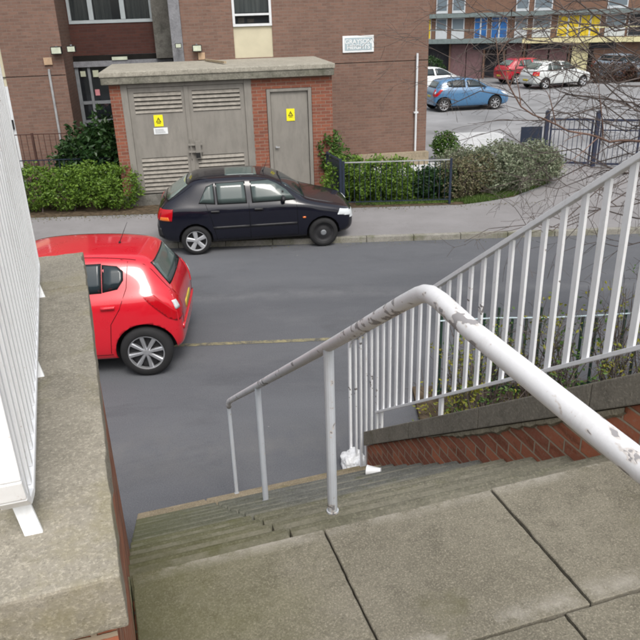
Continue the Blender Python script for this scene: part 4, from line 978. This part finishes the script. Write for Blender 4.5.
    if detail == 2:
        line('tailgate_seam', [(-p[0]*1.12, p[1]) for p in spec['gate']], 'rear', .004, M['seam'])
        line('bonnet_seam', spec['bonnet'], 'top', .004, M['seam']); line('bonnet_seam', [(a,-c) for a, c in spec['bonnet']], 'top', .004, M['seam'])
        line('rear_wiper', spec['wiper'], 'rear', .008, M['plastic'], .022)
        for a in spec.get('roof_lines', []): line('roof_seam', [(a[0],a[1]),(a[2],a[1])], 'top', .006, M['seam'], .001); line('roof_seam', [(a[0],-a[1]),(a[2],-a[1])], 'top', .006, M['seam'], .001)
        if 'spoiler' in spec:
            patch('bumper_lip', spec['spoiler'], 'rear', .014, paint if spec.get('painted') else M['plastic'])
        if 'roof_patch' in spec: patch('roof_patch', spec['roof_patch'], 'top', .006, M['carglasspale'])  # paler glossy rectangle laid on top of the roof
        if 'aerial' in spec:
            ax_, l_, dx_ = spec['aerial']; hp = hit('top', ax_, 0, 0); b = MB(); b.tube([hp, hp+Vector((dx_,0,l_))], [.006,.002], 6); b.tube([hp+Vector((0,0,-.01)),hp+Vector((.01,0,.02))], .014, 8); b.build('aerial', M['plastic'], t)
    for wi, wx in enumerate((spec['wf'], spec['wr'])):
        for sg_ in (1,-1):
            wheel(t, Vector((wx-L/2, sg_*(spec['W']-.10), spec['R'])), spec['R'], sg_, spec['rim'][wi], detail)
    return t
def wheel(t, c, R0, sg, kind, detail):
    wdt = .19; rr = R0*.70; seg = 40 if detail == 2 else 20
    b = MB(); b.lathe([(0,0),(rr*.98,0),(rr*.98,.02)], seg, 'y'); w_ = b.build('wheel', M['plastic'], t); w_.location = (c.x, c.y+sg*.03, c.z)
    h = wdt/2
    b = MB(); b.lathe([(rr,-h),(rr*1.08,-h-.004),(R0*.93,-h),(R0*.985,-h*.75),(R0,-h*.4),(R0,h*.4),(R0*.985,h*.75),(R0*.93,h),(rr*1.08,h+.004),(rr,h),(rr*.97,h*.8),(rr*.97,-h*.8)], seg, 'y', (0,-sg*.03,0), closed=True)
    b.build('tyre', M['tyre'], w_, smooth=True)
    b = MB(); y0 = sg*.035; y1 = sg*.055
    prof = [(rr*1.0,.058*sg),(rr*.985,.066*sg),(rr*.93,.062*sg),(rr*.91,.03*sg)]
    if kind == 'black':
        b.lathe([(rr,.05*sg),(rr*.95,.055*sg),(rr*.85,.02*sg),(rr*.6,.03*sg),(rr*.35,.045*sg),(0,.045*sg)], seg, 'y')
        b.build('rim', M['plastic'], w_, smooth=True)
        b = MB(); b.lathe([(rr*.28,.048*sg),(rr*.2,.056*sg),(0,.056*sg)], 20, 'y'); b.build('hub', M['greyframe'], w_); return
    b.lathe(prof, seg, 'y'); b.lathe([(rr*.20,.03*sg),(rr*.19,.056*sg),(rr*.12,.060*sg),(0,.060*sg)], 20, 'y')
    ns, w0, w1 = ((8,.075,.13) if kind == 'alloy' else (5,.17,.23)); 
    for k in range(ns):
        a = 2*math.pi*k/ns+.2; d = Vector((math.cos(a),0,math.sin(a))); q = Vector((-math.sin(a),0,math.cos(a)))
        p0 = d*rr*.14; p1 = d*rr*.94; wa, wb_ = rr*w0*1.0, rr*w1
        if kind == 'alloy': wa, wb_ = rr*.085, rr*.125
        v = []
        for (p_, ww, yy) in ((p0,wa,.056*sg),(p1,wb_,.060*sg)):
            v += [p_+q*ww+Vector((0,yy-.014*sg,0)), p_+q*ww*.55+Vector((0,yy,0)), p_-q*ww*.55+Vector((0,yy,0)), p_-q*ww+Vector((0,yy-.014*sg,0))]
        b.add(v, [(0,1,5,4),(1,2,6,5),(2,3,7,6)])
        if kind == 'alloy': 
            for s2 in (1,-1): b.add([p0+q*s2*wa+Vector((0,.042*sg,0)), p1+q*s2*wb_+Vector((0,.046*sg,0)), p1+q*s2*wb_+Vector((0,.01*sg,0)), p0+q*s2*wa+Vector((0,.01*sg,0))], [(0,1,2,3)])
    b.build('rim', M['alloy'] if kind == 'alloy' else M['hubcap'], w_)

CORSA = [(0,.34,.50,.46,.56,.44,.60,.34),(.05,.26,.62,.48,.62,.58,.68,.46),(.22,.20,.76,.50,.74,.70,.80,.55),(.6,.18,.83,.55,.85,.77,.92,.62),(.98,.18,.85,.56,.93,.80,1.01,.64),(1.22,.18,.853,.56,.95,.80,1.15,.60),
    (1.72,.18,.855,.56,.96,.80,1.43,.57),(2.1,.18,.855,.56,.98,.795,1.485,.58),(2.7,.18,.855,.57,1.0,.79,1.485,.575),(3.3,.18,.85,.58,1.02,.77,1.445,.55),(3.52,.19,.83,.60,1.03,.745,1.405,.525),(3.62,.20,.815,.61,1.03,.725,1.33,.50),(3.80,.24,.77,.62,.98,.675,1.08,.47),(3.90,.27,.74,.60,.90,.65,.97,.48),(3.955,.31,.68,.58,.80,.60,.84,.45),(3.975,.38,.60,.56,.70,.54,.74,.40)]
CORSA = [((2.9+(s_[0]-2.9)*.78 if s_[0] > 2.9 else s_[0]), *s_[1:6], s_[6]-(.035 if s_[6] > 1.3 else 0), s_[7]) for s_ in CORSA]
corsa = dict(W=.855, R=.312, wf=.80, wr=3.31-.02, rim=('alloy','alloy'), dark=.24,
    side_win=[('f',[(1.22,1.03),(2.15,1.05),(2.17,1.37),(1.95,1.37),(1.75,1.34),(1.45,1.19)]),('r',[(2.25,1.05),(2.862,1.06),(2.862,1.36),(2.27,1.37)]),('q',[(2.868,1.065),(3.04,1.09),(3.11,1.18),(3.11,1.27),(3.04,1.325),(2.868,1.35)])],
    seams=[[(2.20,1.02),(2.20,.30)],[(3.16,1.36),(3.14,1.10),(3.05,.88),(2.93,.70),(2.88,.32)],[(1.12,.98),(1.10,.32)],[(1.1,.30),(2.9,.30)]],
    handles=[(2.02,.86),(2.92,.90)], mirror=(1.32,1.02), 
    tl_side=[(3.33,.99),(3.45,1.0),(3.68,.78),(3.68,.66),(3.58,.72)], tl_rear=[(.50,.72),(.70,.66),(.70,.84),(.62,1.0),(.56,1.0)], tl_white=[(.64,.80),(.71,.80),(.70,.90),(.65,.90)],
    hl_side=[(.12,.60),(.40,.70),(.55,.82),(.25,.76)], hl_front=[(.32,.55),(.62,.60),(.60,.72),(.36,.68)],
    rear_win=[(-.52,1.04),(.52,1.04),(.47,1.31),(-.47,1.31)], rearglass=M['carglasspale'], screen=[(1.03,-.62),(1.03,.62),(1.64,.54),(1.68,0),(1.64,-.54)], plate=.62,
    gate=[(-.46,1.38),(-.52,1.05),(-.48,.50),(.48,.50),(.52,1.05),(.46,1.38)], bonnet=[(.3,.52),(.7,.60),(1.0,.66)], wiper=[(0,1.06),(.30,1.09)], aerial=(2.98,.26,.13), painted=True,
    spoiler=[(-.62,.50),(.62,.50),(.62,.56),(-.62,.56)], roof_lines=[(1.85,.50,3.25)])
FIE = [(0,.36,.52,.46,.56,.46,.60,.34),(.05,.26,.64,.48,.64,.60,.68,.46),(.2,.20,.75,.50,.72,.70,.76,.54),(.6,.18,.80,.54,.80,.74,.86,.60),(.92,.18,.815,.56,.88,.76,.93,.63),(1.12,.18,.817,.56,.90,.765,1.07,.58),
    (1.48,.18,.817,.56,.91,.765,1.34,.545),(2.0,.18,.817,.56,.92,.76,1.40,.55),(2.7,.18,.815,.56,.93,.755,1.395,.545),(3.04,.18,.81,.56,.93,.745,1.375,.535),(3.16,.19,.805,.57,.95,.735,1.315,.52),(3.47,.21,.785,.58,.95,.71,1.12,.55),(3.65,.25,.74,.58,.93,.66,.99,.54),(3.75,.29,.68,.55,.80,.60,.86,.48),(3.80,.36,.58,.52,.66,.52,.70,.42)]
fieglass = gloss('pale_green_car_glass', (.055,.075,.072), .06, .2, .5)
fie = dict(sideglass=fieglass, W=.817, R=.283, wf=.635, wr=3.08, rim=('black','cap'), dark=.26,
    side_win=[('f',[(1.14,.95),(1.98,.945),(2.0,1.32),(1.66,1.32),(1.48,1.26),(1.30,1.12)]),('r',[(2.07,.945),(2.63,.95),(2.65,1.315),(2.09,1.322)]),('q',[(2.665,.955),(2.98,.98),(2.82,1.26),(2.675,1.31)])],
    seams=[[(2.04,.96),(2.04,.28)],[(2.86,1.0),(2.76,.70),(2.68,.28)],[(1.14,.92),(1.12,.28)],[(1.12,.28),(2.78,.28)]], handles=[(1.86,.83),(2.68,.83)], handlemat=M['plastic'], mirror=(1.38,.98), mirrormat=M['plastic'],
    mould=(.52,.022), mouldx=[(1.14,2.03),(2.05,2.74)], rep=(1.0,.62),
    tl_side=[(3.46,.90),(3.66,.90),(3.73,.70),(3.50,.68)], tl_amber=[(3.56,.76),(3.70,.76),(3.72,.70),(3.54,.69)], tl_rear=[(.52,.70),(.66,.70),(.66,.90),(.55,.90)],
    hl_side=[(.05,.56),(.35,.62),(.30,.72),(.12,.68)], hl_front=[(.34,.50),(.66,.52),(.64,.66),(.38,.64)],
    rear_win=[(-.58,1.02),(.58,1.02),(.48,1.30),(-.48,1.30)], rearglass=gloss('pale_green_rear_glass', (.15,.19,.175), .06, .2, .5), screen=[(.96,-.60),(.96,.60),(1.40,.53),(1.44,0),(1.40,-.53)], plate=.42,
    gate=[(-.46,1.34),(-.55,.95),(-.5,.45),(.5,.45),(.55,.95),(.46,1.34)], bonnet=[(.2,.52),(.6,.60),(.97,.64)], wiper=[(0,.97),(.32,1.0)],
    spoiler=[(-.68,.36),(.68,.36),(.68,.55),(-.68,.55)], roof_patch=[(1.85,-.30),(1.85,.30),(2.45,.30),(2.45,-.30)], aerial=(1.7,.30,-.12))
car('red_hatchback', 'bright red hatchback with silver alloy wheels parked on the near side of the road', CORSA, corsa, M['redpaint'], (-3.66,8.50,0), R(4), 1.03)
car('black_hatchback', 'dark navy black hatchback parked half on the pavement in front of the substation', FIE, fie, M['blackpaint'], (-1.20,13.47,.035), R(187), .975, R(-2.6))
f2 = dict(fie, rim=('cap','cap')); c2 = dict(corsa)
cg = 'cars in the car park'
car('blue_hatchback', 'blue hatchback in the car park beside the corner of the brick block', CORSA, dict(c2, R=.312), M['bluepaint'], (6.75,32.0,.09), R(180+10), .93, group=cg, detail=1)
car('silver_hatchback', 'pale silver hatchback with its rear towards us in the middle of the car park', FIE, f2, M['silverpaint'], (13.2,40.1,.09), R(180+20), 1.0, group=cg, detail=1)
car('red_parked_car', 'deep red hatchback behind the silver one in the car park', FIE, f2, M['redpaint2'], (12.6,43.2,.09), R(180+16), 1.0, group=cg, detail=1)
car('white_parked_car', 'white car mostly hidden behind the blue hatchback', CORSA, c2, M['whitepaint2'], (6.2,37.6,.09), R(180+20), 1.0, group=cg, detail=1)
car('grey_parked_car', 'grey blue car by the low hedge at the right of the car park', CORSA, c2, plain('pale_blue_grey_paint', (.25,.30,.36), .35, .5), (18.2,43.0,.09), R(180-60), 1.0, group=cg, detail=1)
